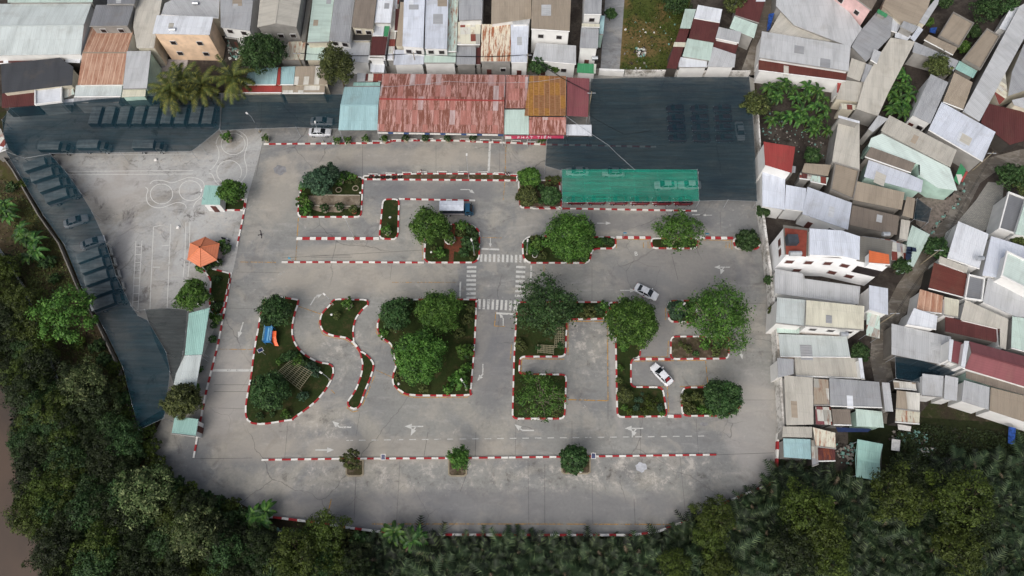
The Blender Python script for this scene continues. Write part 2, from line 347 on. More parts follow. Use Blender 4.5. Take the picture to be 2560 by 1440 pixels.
sheet('workyard', '2120,1060 2250,1040 2560,1060 2700,1100 2700,1200 2400,1180 2200,1190 2120,1180', .009, ground_mat('yard_weeds', rgb(34, 40, 24), rgb(40, 46, 26), rgb(56, 52, 42), .2, 1.6))
# ------------------------------------------------------------------ kerbs and garden islands
def rounded(p, r, closed):
    out = []; n = len(p)
    for i in range(n):
        if not closed and i in (0, n - 1): out.append(p[i]); continue
        a, b_, c = p[i - 1], p[i], p[(i + 1) % n]; ra = min(r, (a - b_).length * .45, (c - b_).length * .45)
        A = b_ + (a - b_).normalized() * ra; C = b_ + (c - b_).normalized() * ra
        for k in range(5):
            s = k / 4; out.append(A * (1 - s) ** 2 + b_ * 2 * s * (1 - s) + C * s * s)
    return out
def catmull(p, closed, k=6):
    out = []; n = len(p)
    for i in range(n if closed else n - 1):
        g = lambda j: p[j % n] if closed else p[max(0, min(n - 1, j))]
        a, b_, c, d = g(i - 1), g(i), g(i + 1), g(i + 2)
        for s in range(k):
            u = s / k; out.append(.5 * ((2 * b_) + (c - a) * u + (2 * a - 5 * b_ + 4 * c - d) * u * u + (3 * b_ - a - 3 * c + d) * u ** 3))
    if not closed: out.append(p[-1])
    return out
def kerb(name, pl, parent=None, wid=.3, h=.22, seg=1.15, closed=False, z0=0.0, mats=None, **k):
    pts = list(pl) + ([pl[0]] if closed else [])
    q = [pts[0]]; tot = 0; S = [0]
    for a, c in zip(pts, pts[1:]):
        d = (c - a).length
        if d < 1e-4: continue
        n = max(1, math.ceil(d / .38))
        for i in range(1, n + 1): q.append(a.lerp(c, i / n)); S.append(tot + d * i / n)
        tot += d
    ns = max(1, round(tot / seg)); sg = tot / ns
    L, Rr = offs(q[:-1] if closed else q, wid / 2, closed)
    if closed: L.append(L[0]); Rr.append(Rr[0])
    b = MB()
    for i in range(len(q) - 1):
        m = int((S[i] + S[i + 1]) / 2 / sg) % 2
        l0, l1, r0, r1 = L[i], L[i + 1], Rr[i], Rr[i + 1]
        up = lambda v: Vector((v.x, v.y, z0 + h)); dn = lambda v: Vector((v.x, v.y, z0))
        b.face([up(r0), up(r1), up(l1), up(l0)], m); b.face([dn(l0), dn(l1), up(l1), up(l0)][::-1], m); b.face([dn(r0), dn(r1), up(r1), up(r0)], m)
        if i == 0 and not closed: b.face([dn(r0), up(r0), up(l0), dn(l0)], m)
        if i == len(q) - 2 and not closed: b.face([dn(l1), up(l1), up(r1), dn(r1)], m)
    return b.build(name, mats or [m_kwhite, m_red], parent, **k)
m_lawn = ground_mat('lawn', rgb(44, 56, 28), rgb(50, 56, 30), rgb(72, 66, 44), .22, 2.5, (.45, .66))
m_lawnb = ground_mat('bare_bed', rgb(88, 76, 64), rgb(66, 64, 42), rgb(120, 108, 94), .35, 2.2)
def island(label, pts, mode='r', soil=None, r=1.0, seg=1.15, wid=.27):
    p = [P(x, y, 0) for x, y in px(pts)]; loop = rounded(p, r, True) if mode == 'r' else catmull(p, True)
    c = sum(loop, Vector()) / len(loop)
    e = empty('garden_bed', (c.x, c.y, 0), label=label, cat='garden bed')
    b = MB(); b.poly(loop, z=.13); b.build('soil', soil or m_lawn, e)
    kerb('kerb', loop, e, closed=True, seg=seg, wid=wid); return e
def kerbline(label, pts, mode='r', wid=.28, h=.22, r=.9, seg=1.15, **k):
    p = [P(x, y, 0) for x, y in px(pts)]; q = rounded(p, r, False) if mode == 'r' else catmull(p, False)
    return kerb('painted_kerb', q, None, wid, h, seg, label=label, cat='kerb', **k)
gb = island('garden bed with potted bushes and a rounded dark tree, upper left of the yard', '757,443 908,443 903,543 745,543 748,490 757,468')
b = MB(); b.poly([P(x, y, 0) for x, y in px('770,490 901,489 899,521 852,524 850,532 800,530 752,516 760,494')], z=.14); b.build('bare_soil', ground_mat('pale_bare_soil', rgb(150, 138, 122), rgb(120, 108, 94), rgb(96, 84, 70), .5, 2.5), gb)
b = MB()
for s in ('812,489 901,490', '775,515 900,518'):
    q0, q1 = [P(x, y, 0) for x, y in px(s)]; b.box((q0 + q1) / 2 + Vector((0, 0, .22)), ((q1 - q0).length, .12, .25), math.atan2((q1 - q0).y, (q1 - q0).x))
b.build('divider', M('divider_concrete', rgb(170, 164, 150)), gb)
island('long thin raised strip with tyres, joining the upper left bed to the clipped trees', '909,441 1050,435 1250,436 1292,441 1294,452 909,449', r=.3, soil=m_lawnb)
island('narrow grass bed with one potted bush at its foot, left of the box truck', '958,499 998,499 995,588 988,599 948,597')
island('bed with brick paths around a round planter, south of the box truck', '1068,562 1180,562 1199,578 1198,645 1187,657 1060,657 1064,600', r=1.4)
island('rounded bed under the big tree beside the crossing, with a narrow east end', '1322,592 1420,592 1540,594 1538,622 1480,622 1474,658 1322,658 1308,645 1306,605', r=1.2)
island('short bed under the tree between the two parking bays', '1627,597 1630,621 1740,622 1745,597', r=.8)
island('small bed with a round shrub at the east wall', '1832,597 1838,622 1897,623 1899,598', r=.8)
island('bed beside the clipped round trees west of the green canopy', '1296,452 1398,452 1404,520 1300,520', r=.8, soil=m_lawnb)
island('big lawn with the slide and bamboo trellis, at the lower left', '668,750 738,749 745,760 736,790 731,830 740,862 763,887 795,905 826,912 834,928 828,950 812,978 785,1008 738,1043 720,1051 620,1051 630,930 645,830', 'c')
island('pear shaped lawn between the two winding lanes', '838,750 880,750 914,751 920,762 905,776 889,800 883,830 884,855 865,845 835,840 810,829 801,808 806,785 824,765', 'c')
island('slim hooked bed below the pear shaped lawn', '902,881 922,893 934,913 928,940 912,980 901,1012 888,1022 874,1017 871,1004 888,978 902,943 907,912', 'c')
island('large wooded bed with the two biggest crowns, centre of the yard', '1032,750 1182,750 1190,760 1187,850 1180,940 1176,978 1165,988 1035,988 1003,978 984,960 984,935 990,915 985,885 978,862 958,846 946,828 945,808 958,785 985,765 1010,756', 'c')
island('L shaped bed with the bare branched trees, east of the crossing', '1293,756 1515,756 1515,797 1417,799 1413,892 1300,892 1297,936 1416,937 1411,1047 1281,1047 1285,900', r=.9)
island('bed with vegetable plants under the round green tree, west of the white car', '1518,757 1602,757 1600,893 1577,900 1577,968 1656,969 1668,1041 1543,1043 1538,800', r=.9)
island('bed with the low dark tree beside the narrow parking slot', '1704,969 1825,969 1852,990 1848,1025 1815,1040 1704,1040', r=1.2)
island('bed with trailing plants under the sprawling tree, above the white car', '1677,842 1822,842 1821,897 1676,898', r=.9, soil=m_lawnb)
island('small bed with a dark shrub near the upper end of the sprawling tree', '1669,753 1742,752 1740,806 1672,805', r=1.0)
island('grass bed beside the orange gazebo and the west kerb', '502,665 578,685 560,768 548,792 525,768 528,700', r=.6, soil=m_lawn)
island('bed under the tree beside the pale green ticket hut', '546,500 614,500 610,526 550,526', r=.3)
for args in (
 ('top kerb along the restaurant front, red and white', '660,361 950,358 975,353 1130,352 1190,355 1280,358 1364,362', 'c'),
 ('dull striped kerb under the big dark net', '1366,362 1500,365 1640,368', 'r'),
 ('striped kerb between the lane and the box truck', '998,498 1080,500 1188,502'),
 ('thick striped kerb dividing the two narrow lanes', '742,597 850,597 948,597', 'r', .52),
 ('long striped kerb west of the brick path bed', '705,656 880,656 1060,657'),
 ('thick striped kerb at the back of the left parking bay', '1541,594 1627,595', 'r', .5),
 ('thick striped kerb at the back of the right parking bay', '1747,595 1832,596', 'r', .5),
 ('striped kerb in front of the green canopy', '1332,521 1540,524 1742,528'),
 ('short striped kerb above the reversing white car', '1583,898 1632,898 1676,899', 'r', .4),
 ('thick striped kerb closing the narrow parking slot', '1669,1041 1703,1041', 'r', .5),
 ('striped kerb neck joining the pear shaped lawn to the hooked bed', '884,857 893,868 901,880', 'r', .4),
 ('upper stretch of the west kerb beside the ticket hut', '617,497 605,560 593,617'),
 ('lower long stretch of the west kerb', '579,682 567,750 545,865 517,975 500,1060 485,1145'),
 ('long straight striped kerb above the bottom lane, west half', '655,1150 860,1147 1060,1146 1270,1144'),
 ('long straight striped kerb above the bottom lane, east half', '1272,1144 1500,1141 1790,1137'),
): kerbline(*args)
# low retaining walls painted red and white, river side
for lab, pts in (('striped low wall at the bottom left edge of the yard', '600,1262 612,1288 663,1291 730,1299 795,1307 860,1318 930,1327'),
                 ('striped low wall along the palms at the bottom edge', '930,1328 1010,1334 1090,1337 1340,1338 1580,1338 1640,1330'),
                 ('striped low wall along the slanting bottom right edge', '1642,1330 1700,1308 1745,1292 1800,1262 1870,1232 1930,1208'),
                 ('striped low wall at the lower end of the white east wall', '1942,1085 1941,1125 1939,1170')):
    kerb('low_wall', [P(x, y, 0) for x, y in px(pts)], None, .35, .7, 1.3, label=lab, cat='wall')
# planters in the bottom row
m_edge = M('planter_concrete', rgb(150, 140, 120), .9)
for lab, x0, x1, y0, y1 in (('concrete edged planter of the leftmost small tree by the bottom lane', 866, 908, 1151, 1190), ('concrete edged planter of the middle small tree by the bottom lane', 1122, 1166, 1150, 1190), ('concrete edged planter of the rightmost small tree by the bottom lane', 1405, 1475, 1147, 1184)):
    p = [P(x, y, 0) for x, y in ((x0, y0), (x1, y0), (x1, y1 - 4), (x1 - 6, y1), (x0 + 6, y1), (x0, y1 - 4))]
    e = empty('planter', tuple(sum(p, Vector()) / 6), label=lab, cat='planter')
    b = MB(); b.poly(p, z=.14); b.build('soil', m_lawnb, e)
    kerb('rim', p, e, .22, .2, closed=True, mats=[m_edge, m_edge])
# ------------------------------------------------------------------ painted markings (parts of the pavement they are painted on)
yard = bpy.data.objects['yard_pavement']; lot = bpy.data.objects['training_lot']
def stroke(b, pts, wid, z, closed=False, dash=None):
    p = [P(x, y, 0) for x, y in pts]
    if dash:
        on, off_ = dash; a, c = p[0], p[-1]; L_ = (c - a).length; d = (c - a) / L_; s = 0
        while s < L_: stroke3(b, [a + d * s, a + d * min(L_, s + on)], wid, z); s += on + off_
    else: stroke3(b, p, wid, z, closed)
def stroke3(b, p, wid, z, closed=False):
    L, Rr = offs(p, wid / 2, closed)
    n = len(p)
    for i in range(n if closed else n - 1):
        j = (i + 1) % n; b.face([(*Rr[i][:2], z), (*Rr[j][:2], z), (*L[j][:2], z), (*L[i][:2], z)])
def mark(name, segs, wid=.14, mat=None, parent=None, z=.022, dash=None, closed=False):
    b = MB()
    for s in segs: stroke(b, px(s), wid, z, closed, dash)
    return b.build(name, mat or m_lw, parent or yard)
mark('white_stop_line', ['1225,358 1221,438'], .42); mark('white_stop_line', ['530,926 634,926'], .42)
mark('white_stop_line', ['1203,622 1248,624'], .35); mark('white_stop_line', ['1328,663 1327,703'], .3)
mark('white_stop_line', ['1151,704 1150,748'], .3); mark('white_stop_line', ['1240,783 1290,786'], .35)
mark('white_lane_mark', ['1714,531 1714,545'], .45); mark('white_lane_mark', ['1730,537 1750,537'], .2)
mark('centre_dashes', ['866,1101 1760,1090'], .13, dash=(1.1, 1.0))
mark('yellow_line', ['1265,361 1263,430'], .16, m_ly); mark('yellow_line', ['746,545 743,592'], .16, m_ly); mark('yellow_line', ['743,602 739,652'], .16, m_ly)
mark('yellow_line', ['600,655 690,656'], .12, m_ly); mark('yellow_line', ['550,873 642,874'], .12, m_ly); mark('yellow_line', ['980,706 1150,706'], .1, m_ly)
mark('yellow_line', ['1055,600 1057,650'], .1, m_ly); mark('yellow_line', ['1262,455 1258,500'], .1, m_ly); mark('yellow_line', ['1206,594 1255,595'], .1, m_ly)
mark('yellow_line', ['744,765 810,788'], .12, m_ly); mark('yellow_line', ['828,975 838,985', '940,925 985,945'], .12, m_ly)
mark('yellow_line', ['1360,663 1360,690'], .1, m_ly); mark('yellow_line', ['930,1310 1300,1310 1690,1311'], .14, m_ly); mark('yellow_line', ['828,1248 819,1290'], .16, m_ly)
mark('yellow_line', ['1764,902 1770,965'], .15, m_ly); mark('yellow_line', ['1420,999 1518,1002'], .16, m_ly)
mark('yellow_bay_outline', ['1541,620 1541,598 1625,599 1625,622', '1609,605 1609,620', '1620,604 1620,620'], .13, m_ly)
mark('yellow_bay_outline', ['1747,622 1748,600 1829,601 1830,624', '1815,605 1815,620', '1823,606 1823,620'], .13, m_ly)
mark('yellow_bay_outline', ['1420,888 1420,803 1516,804', '1519,810 1519,860 1520,1002', '1411,898 1305,897 1302,930 1325,934'], .14, m_ly)
mark('yellow_bay_outline', ['1582,903 1762,901', '1600,965 1668,967 1672,1030', '1700,967 1768,964', '1671,852 1669,892 1604,893', '1664,770 1664,800'], .13, m_ly)
mark('yellow_kerb_line', ['802,785 796,812 808,836 832,844 862,848 885,862 905,890 911,912 906,945 892,985 873,1008 868,1020 882,1030 898,1026'], .13, m_ly)
mark('yellow_kerb_line', ['940,808 941,832 955,850 975,862 983,875', '985,965 1003,985 1035,994 1168,993 1178,985', '905,1015 920,980 936,940'], .13, m_ly)
mark('yellow_kerb_line', ['1240,780 1236,815 1262,816', '1279,860 1276,900'], .12, m_ly)
def zebra(a, c, n, w_, L_):
    a, c = P(*a), P(*c); d = (c - a).normalized(); q = Vector((-d.y, d.x, 0)); b = MB()
    for i in range(n):
        m = a.lerp(c, i / (n - 1)); stroke3(b, [m - q * L_ / 2, m + q * L_ / 2], w_, .022)
    b.build('pedestrian_crossing', m_lw, yard)
zebra((1203, 645), (1312, 647), 11, .42, 1.55); zebra((1179, 668), (1177, 745), 8, .45, 1.75)
zebra((1302, 668), (1299, 740), 7, .45, 1.7); zebra((1199, 760), (1287, 764), 9, .42, 1.95)
def arrow(x, y, ang, kind='s', sz=2.2, mat=None, parent=None):
    """kind s straight, t bent to the left, T bent to the right, b straight plus branch"""
    c = P(x, y, 0); ca, sa = math.cos(ang), math.sin(ang); z = .023; b = MB()
    def q(u, v): return Vector((c.x + (u * ca - v * sa) * sz, c.y + (u * sa + v * ca) * sz, z))
    def tri(u, v, du, dv):
        n_ = math.hypot(du, dv); du, dv = du / n_, dv / n_
        b.face([q(u - dv * -.16, v - du * .16), q(u + du * .45, v + dv * .45), q(u + dv * -.16, v + du * .16)]) if False else b.face([q(u + dv * .17, v - du * .17), q(u + du * .45, v + dv * .45), q(u - dv * .17, v + du * .17)])
    if kind in 's b':
        stroke3(b, [q(-.6, 0), q(.2, 0)], .17 * sz / 2.2, z); tri(.15, 0, 1, 0)
    if kind in 'tT':
        s = 1 if kind == 't' else -1
        stroke3(b, [q(-.6, 0), q(.15, 0), q(.35, s * .15)], .19 * sz / 2.2, z); tri(.3, s * .12, .8, s * .6)
    if kind == 'b': stroke3(b, [q(-.15, 0), q(.0, .2)], .17 * sz / 2.2, z); tri(0, .2, .4, .9)
    b.build('lane_arrow', mat or m_lw, parent or yard)
pi = math.pi
def txt(name, cu):
    tmp = bpy.data.objects.new('tmp', cu); col.objects.link(tmp); dg = bpy.context.evaluated_depsgraph_get(); dg.update()
    me = bpy.data.meshes.new_from_object(tmp.evaluated_get(dg)); me.name = name; bpy.data.objects.remove(tmp); o = bpy.data.objects.new(name, me); col.objects.link(o); return o
for a in ((855, 1068, pi, 'T', 2.6), (1035, 1066, pi, 'b', 2.6), (1312, 1076, pi, 'T', 2.6), (1585, 1071, pi, 'b', 2.6), (812, 1125, 0, 's', 2.6),
          (1805, 668, pi, 'b', 2.4), (1510, 558, 0, 's', 2.2), (1570, 726, 0, 's', 2.4), (1853, 880, -pi / 2, 's', 2.2), (1168, 474, 0, 'T', 2.2),
          (712, 681, pi, 't', 2.2, m_lw2), (785, 748, 1.15, 'T', 2.2), (602, 825, -pi / 2 - .15, 's', 2.5), (1207, 930, -pi / 2, 'T', 2.4), (955, 768, .7, 's', 2.0, m_lw2),
          (1258, 800, pi / 2, 't', 1.8), (1226, 606, -pi / 2, 's', 1.6), (1345, 685, 0, 't', 1.6, m_lw2), (800, 402, pi, 't', 1.6, m_lw2), (825, 690, 1.0, 's', 1.4, m_lw2),
          (1463, 1030, pi / 2, 's', 2.5, m_lw2), (1140, 727, 0, 's', 1.5, m_lw2), (978, 1160, -pi / 2 - .3, 's', 1.3, m_lw2), (1768, 538, pi, 's', 1.5)): arrow(*a)
cu = bpy.data.curves.new('painted_letter', 'FONT'); cu.body = 'B'; cu.size = 1.15; cu.extrude = 0; cu.offset = .02; cu.materials.append(m_lw)
ob = txt('painted_letter', cu); p = P(1586, 639, 0); ob.location = (p.x, p.y, .024); ob.parent = yard
# figure-eight riding courses and lane lines on the motorbike lot
def ell(cx, cy, rx, ry, n=28): return [(cx + rx * math.cos(i * 2 * pi / n), cy + ry * math.sin(i * 2 * pi / n)) for i in range(n)]
b = MB()
for e in ((404, 485, 28, 25), (476, 477, 28, 25), (583, 360, 30, 27), (573, 430, 31, 29)): stroke(b, ell(*e), .12, .026, True)
def cpath(s, closed=False): return [(v.x, v.y) for v in catmull([Vector((x, y, 0)) for x, y in px(s)], closed, 5)]
for s in ('375,460 384,452 405,451 430,457 452,450 478,443 505,452 511,470 505,492 490,505 483,518', '364,468 370,475 366,490 370,508 385,518 405,519 425,512 445,506 462,511 466,520',
          '540,360 545,345 560,332 590,325 614,340 619,360 612,385 612,400 617,420 614,440 600,458', '524,425 532,420 546,398 547,378 541,362', '523,434 530,436 538,452 548,462'):
    stroke(b, cpath(s), .12, .026)
b.build('figure_eight_course', m_lw3, lot)
mark('white_lane_line', ['165,388 490,385', '170,429 483,426', '170,437 482,435'], .1, m_lw3, lot, .026)
mark('white_lane_line', ['384,567 376,745 375,775', '427,560 418,770', '465,556 462,650 458,692', '475,556 473,660 470,692', '384,567 406,563', '382,668 400,668', '405,615 422,613'], .11, m_lw3, lot, .026)
b = MB(); stroke(b, px('340,602 331,775'), .1, .026); stroke(b, px('355,602 345,780'), .1, .026)
for i in range(9): y = 617 + i * 19.5; stroke(b, [(339.5 - (y - 602) * .05, y), (354 - (y - 602) * .055, y)], .1, .026)
b.build('ladder_course', m_lw3, lot)
mark('white_lane_line', ['330,776 460,770'], .12, m_lw3, lot, .026)
m_seam = M('tar_seam', rgb(70, 68, 66), .9)
b = MB()
for s in ('655,362 648,400 640,440', '907,362 906,440', '630,1145 480,1147', '1790,1137 1935,1132', '890,1192 885,1300', '1165,1190 1150,1230', '775,582 850,582', '775,588 850,588', '778,643 880,643', '776,638 876,638', '535,962 620,962', '535,979 618,979',
          '1520,860 1520,1048', '1585,1248 1588,1310', '1362,1160 1362,1310', '1190,1080 1188,1140', '1680,640 1695,700', '1310,640 1310,700', '1060,625 705,645', '1070,1080 1060,1140'):
    stroke(b, px(s), .05, .019)
b.build('tar_seam', m_seam, yard)
b = MB()
for s_ in ('655,240 652,320', '1250,360 1248,440', '1090,362 1090,430', '1480,665 1480,750', '980,660 975,700', '1290,1052 1288,1140', '1430,1052 1430,1140', '1600,1050 1602,1140', '1740,1046 1746,1135', '720,1056 712,1145', '900,1030 890,1090', '1480,532 1480,590', '1640,534 1640,590', '1800,530 1803,592', '1320,1150 1322,1310', '1480,1190 1482,1310', '1700,1140 1715,1300', '1000,1150 990,1330', '560,770 640,772', '545,1020 615,1022', '590,680 700,682', '1830,880 1925,880', '1840,1000 1938,1000', '1830,760 1918,758'): stroke(b, px(s_), .035, .0195)
b.build('slab_joint', m_seam, yard)
for cx, cy, rx, ry in ((1603, 1168, 14, 12), (700, 425, 16, 12), (1760, 1060, 10, 5), (880, 1245, 3, 2)):
    b = MB(); b.poly([P(cx + rx * math.cos(k * pi / 8) * (1 + .15 * math.sin(k * 2.3)), cy + ry * math.sin(k * pi / 8) * (1 + .15 * math.cos(k * 1.7)), 0) for k in range(16)], z=.021); b.build('cement_patch', M('pale_cement_patch' if cx == 1603 else 'grey_cement_patch', rgb(186, 188, 194) if cx == 1603 else rgb(138, 138, 140), .9, .15), yard)
# ------------------------------------------------------------------ houses and sheds
WALLC = dict(peach=(236, 206, 176), white=(224, 224, 222), bright=(246, 247, 248), cream=(205, 198, 180), grey=(150, 148, 144), mint=(176, 204, 192), pink=(220, 186, 184), dark=(70, 66, 62), conc=(128, 124, 118), blue=(80, 110, 150), brick=(150, 96, 74))
def wallm(k): return M('wall_' + k, rgb(*WALLC[k]), .85, .06 if k in ('white', 'bright') else .13, .5)
m_frame = M('window_frame', rgb(200, 200, 200), .5); m_wfill = plain('window_dark', rgb(48, 42, 42), .3, .2); m_shut = M('brown_shutter', rgb(96, 58, 52), .6)
NAD = Vector((0, 0, 0))
hrnd = random.Random(5)
def slab(b, top, th=.07):
    """roof sheet: list of faces (each list of (point, uv)) sharing an outline"""
    for f in top:
        b.face([p for p, _ in f], 0, [u for _, u in f])
        b.face([p - Vector((0, 0, th)) for p, _ in f][::-1], 0, [u for _, u in f][::-1])
def roofpiece(e, spec, z, wallk, i, walls, first):
    f = spec.split('|'); pts = px(f[0]); colr = f[1].strip(); o = f[2].split() if len(f) > 2 else []
    op = {x[0]: (float(x[1:]) if len(x) > 1 else 1.0) for x in o}
    if 'z' in op: z = op['z']
    z += (i * .137) % .31
    zs = [z] * len(pts)
    if 's' in op and len(pts) == 4: zs = [z + op['s'] / 2, z + op['s'] / 2, z - op['s'] / 2, z - op['s'] / 2]
    p = [P(x, y, zz) for (x, y), zz in zip(pts, zs)]
    if sum((p[k].x * p[(k + 1) % len(p)].y - p[(k + 1) % len(p)].x * p[k].y) for k in range(len(p))) > 0: ccw = True
    else: ccw = False
    eu = (p[1] - p[0]); eu.z = 0; eu.normalize(); ev = Vector((-eu.y, eu.x, 0))
    sw = ('t' in op) != ('G' in op)
    def uv(q, s=0):
        u, v = (q - p[0]).dot(eu), (q - p[0]).dot(ev)
        return (v, u) if sw else (u, v)
    def fc(l):
        return [(q, uv(q)) for q in (l if ccw else l[::-1])]
    b = MB(); c = sum(p, Vector()) / len(p)
    if 'g' in op or 'G' in op:
        h = op.get('g', op.get('G')); up = Vector((0, 0, h))
        if 'g' in op:
            m0, m1 = (p[0] + p[3]) / 2 + up, (p[1] + p[2]) / 2 + up
            slab(b, [fc([p[0], p[1], m1, m0]), fc([m0, m1, p[2], p[3]])]); ends = [(p[0], m0, p[3]), (p[1], m1, p[2])]
        else:
            m0, m1 = (p[0] + p[1]) / 2 + up, (p[3] + p[2]) / 2 + up
            slab(b, [fc([p[0], m0, m1, p[3]]), fc([m0, p[1], p[2], m1])]); ends = [(p[0], m0, p[1]), (p[3], m1, p[2])]
        rc = MB(); rc.box(((m0 + m1) / 2 + Vector((0, 0, .03))), ((m1 - m0).length, .3, .06), math.atan2((m1 - m0).y, (m1 - m0).x))
        for a, m, d in ends: walls.face([a + (c - a).normalized() * .12 - Vector((0, 0, .08)), m + (c - m).normalized() * .12 - Vector((0, 0, .08)), d + (c - d).normalized() * .12 - Vector((0, 0, .08))])
    else:
        rc = None
        if len(p) == 4: slab(b, [fc(p)])
        else:
            tb = MB(); tb.poly(p); slab(b, [[(Vector(q), uv(Vector(q))) for q in (tb.v[a] for a in fa)] for fa in tb.f])
    # fascia round the edge
    n = len(p)
    if not ('g' in op or 'G' in op):
        for k in range(n):
            a, d = p[k], p[(k + 1) % n]; b.face([a - Vector((0, 0, .07)), d - Vector((0, 0, .07)), d, a] if ccw else [a, d, d - Vector((0, 0, .07)), a - Vector((0, 0, .07))])
    ro = b.build('roof', roofmat(colr), e)
    if len(p) == 4 and not set(op) & set('gGpsn') and '*' not in colr:
        ar = (p[1] - p[0]).length * (p[3] - p[0]).length
        for kp in range(int(min(3, ar / 35))):
            if hrnd.random() < .35: continue
            u, v = hrnd.uniform(.15, .7), hrnd.uniform(.15, .7); q0 = p[0].lerp(p[1], u).lerp(p[3].lerp(p[2], u), v); ex, ey = eu * hrnd.choice((1.0, 2.0)), (p[3] - p[0]).normalized() * hrnd.uniform(1.2, 3); up_ = Vector((0, 0, .03 + .015 * kp))
            q = MB(); q.face([a + up_ for a in ([q0, q0 + ex, q0 + ex + ey, q0 + ey] if ccw else [q0, q0 + ey, q0 + ex + ey, q0 + ex])], 0, [(0, 0), (ex.length, 0), (ex.length, ey.length), (0, ey.length)]); q.build('patch_sheet', roofmat(hrnd.choice(['beige', 'lgrey', 'grey', 'white', 'tan', 'lgrey'])), ro)
    if rc: rc.build('ridge_cap', roofmat(colr.split('*')[0]), ro)
    if len(p) == 4 and not set(op) & set('gGpn') and hrnd.random() < .55:
        q = MB(); q.path([p[2] + Vector((0, 0, .02)), p[3] + Vector((0, 0, .02))], .11, 6); q.build('gutter', wallm('white' if hrnd.random() < .6 else 'grey'), ro)
    if 'p' in op:
        q = MB(); wd, ht = .22, .42
        for k in range(n):
            a, d = p[k], p[(k + 1) % n]; l_ = (d - a).length; q.box((a + d) / 2 + Vector((0, 0, ht / 2 - .1)), (l_ + wd * .96, wd * (1 + k * .01), ht + k * .006), math.atan2((d - a).y, (d - a).x))
        q.build('parapet', wallm(wallk), e)
    inset = .18 + (i * .031) % .1
    wp = []
    for k in range(n):
        d = (c - p[k]); d.z = 0; wp.append(p[k] + d.normalized() * inset * 1.4 - Vector((0, 0, .06)))
    if 'n' in op: 
        pb = MB()
        for q_ in wp: pb.tube((q_.x, q_.y, 0), q_, .05)
        pb.build('posts', m_metal, e)
    else:
        zb = op.get('b', 0.0)
        for k in range(n):
            a, d = wp[k], wp[(k + 1) % n]; g = lambda q_: Vector((q_.x, q_.y, zb))
            walls.face([g(a), g(d), d, a] if ccw else [g(d), g(a), a, d])
    return p, wp, c, z, ccw
def openings(e, wp, c, z, nwin, door=True, sill=None, big=False, mats=None):
    """windows and a door on the wall that faces the yard"""
    best = None; n = len(wp)
    for k in range(n):
        a, d = wp[k], wp[(k + 1) % n]; m = (a + d) / 2; nn = Vector((-(d - a).y, (d - a).x, 0)).normalized()
        if nn.dot(m - c) < 0: nn = -nn
        s = nn.dot((Vector((0, -5, 0)) - m).normalized()) * math.sqrt((d - a).length)
        if best is None or s > best[0]: best = (s, a, d, nn)
    _, a, d, nn = best; L_ = (d - a).length; t_ = (d - a).normalized(); t_.z = 0; rz = math.atan2(t_.y, t_.x)
    ztop = min(a.z, d.z)
    rows = [z_ for z_ in (4.6, 1.5) if z_ + 1.3 < ztop] or [max(.9, ztop - 1.9)]
    slots = [(f, zz) for zz in rows for f in [(i + .5) / nwin for i in range(nwin)]]
    for i, (f, zz) in enumerate(slots):
        if door and zz == rows[-1] and i == len(slots) - 1:
            q = a + t_ * L_ * f; b = MB(); b.box((q.x + nn.x * .05, q.y + nn.y * .05, 1.05), (.95, .14, 2.1), rz); b.build('door', m_shut, e); continue
        q = a + t_ * L_ * f; b = MB(); b.box((q.x + nn.x * .03, q.y + nn.y * .03, zz + .55), (1.25, .16, 1.1), rz); wn = b.build('window', m_frame, e)
        b = MB(); b.box((q.x + nn.x * .06, q.y + nn.y * .06, zz + .55), (1.05, .14, .9), rz); b.build('pane', mats or m_wfill, wn)
hi = [0]
def H(label, z, wallk, *specs, w=0, cat='house', name='house', door=True):
    f = px(specs[0].split('|')[0])
    if f[0][0] > 1900 and 4 <= z < 6 and 'teal' not in label: z *= .78
    q = [P(x, y, 0) for x, y in f]; c0 = sum(q, Vector()) / len(q)
    e = empty(name, tuple(c0), label=label, cat=cat); walls = MB(); r = None
    for s in specs:
        hi[0] += 1; rr = roofpiece(e, s, z, wallk, hi[0], walls, r is None); r = r or rr
    if walls.f: walls.build('wall', wallm(wallk), e)
    if w: openings(e, r[1], r[2], z, w, door)
    return e, r
# --- top left
H('long pale green roofed warehouse at the top left corner with a thin rusty ridge', 5, 'white', '-60,10 229,8 202,135 -70,139|pale|g.9', w=0, cat='warehouse', name='warehouse')
H('strip of roof with a ragged edge above the top left warehouse', 5.5, 'grey', '20,-60 236,-60 231,5 19,6|mint', )
H('narrow dark maroon lean-to below the pale warehouse', 3.2, 'dark', '-40,139 165,139 163,156 -40,160|maroon', '164,139 201,139 200,157 163,156|white')
H('grey flat roofed house left of the rusty striped roof', 6.5, 'grey', '240,12 335,12 319,65 224,66|dgrey', '269,-40 349,-40 336,11 268,11|dgrey|z6.9', w=2)
H('rust and cream striped roof between the warehouse and the white patio roof', 4.2, 'white', '228,67 336,68 307,211 194,212|tan*O|g.7', '190,213 306,212 302,241 186,242|pale|z3.4', '185,243 302,242 298,256 183,258|grey|z2.9', w=2)
H('pale grey corrugated roof beside the bare concrete patio', 5, 'mint', '317,128 377,127 367,222 307,223|lgrey', '307,224 365,223 363,240 304,243|cream|z4.4', w=0)
H('blackened old tile roof at the left edge of the town', 4.2, 'cream', '2,160 150,144 183,167 180,212 5,233|slate*t')
H('small maroon roof patched with grey below the blackened tile roof', 3, 'dark', '5,234 90,224 90,263 4,270|maroon')
H('bright white flat roof under the blackened tile roof', 3.6, 'white', '90,223 155,215 155,255 90,263|white*t|p')
H('narrow patchwork shed right of the bright white flat roof', 2.8, 'grey', '157,213 180,210 186,235 160,246|mint*p'); H('little pale sheet awning above the dark net', 2.6, 'grey', '150,250 186,246 184,262 148,262|white|n')
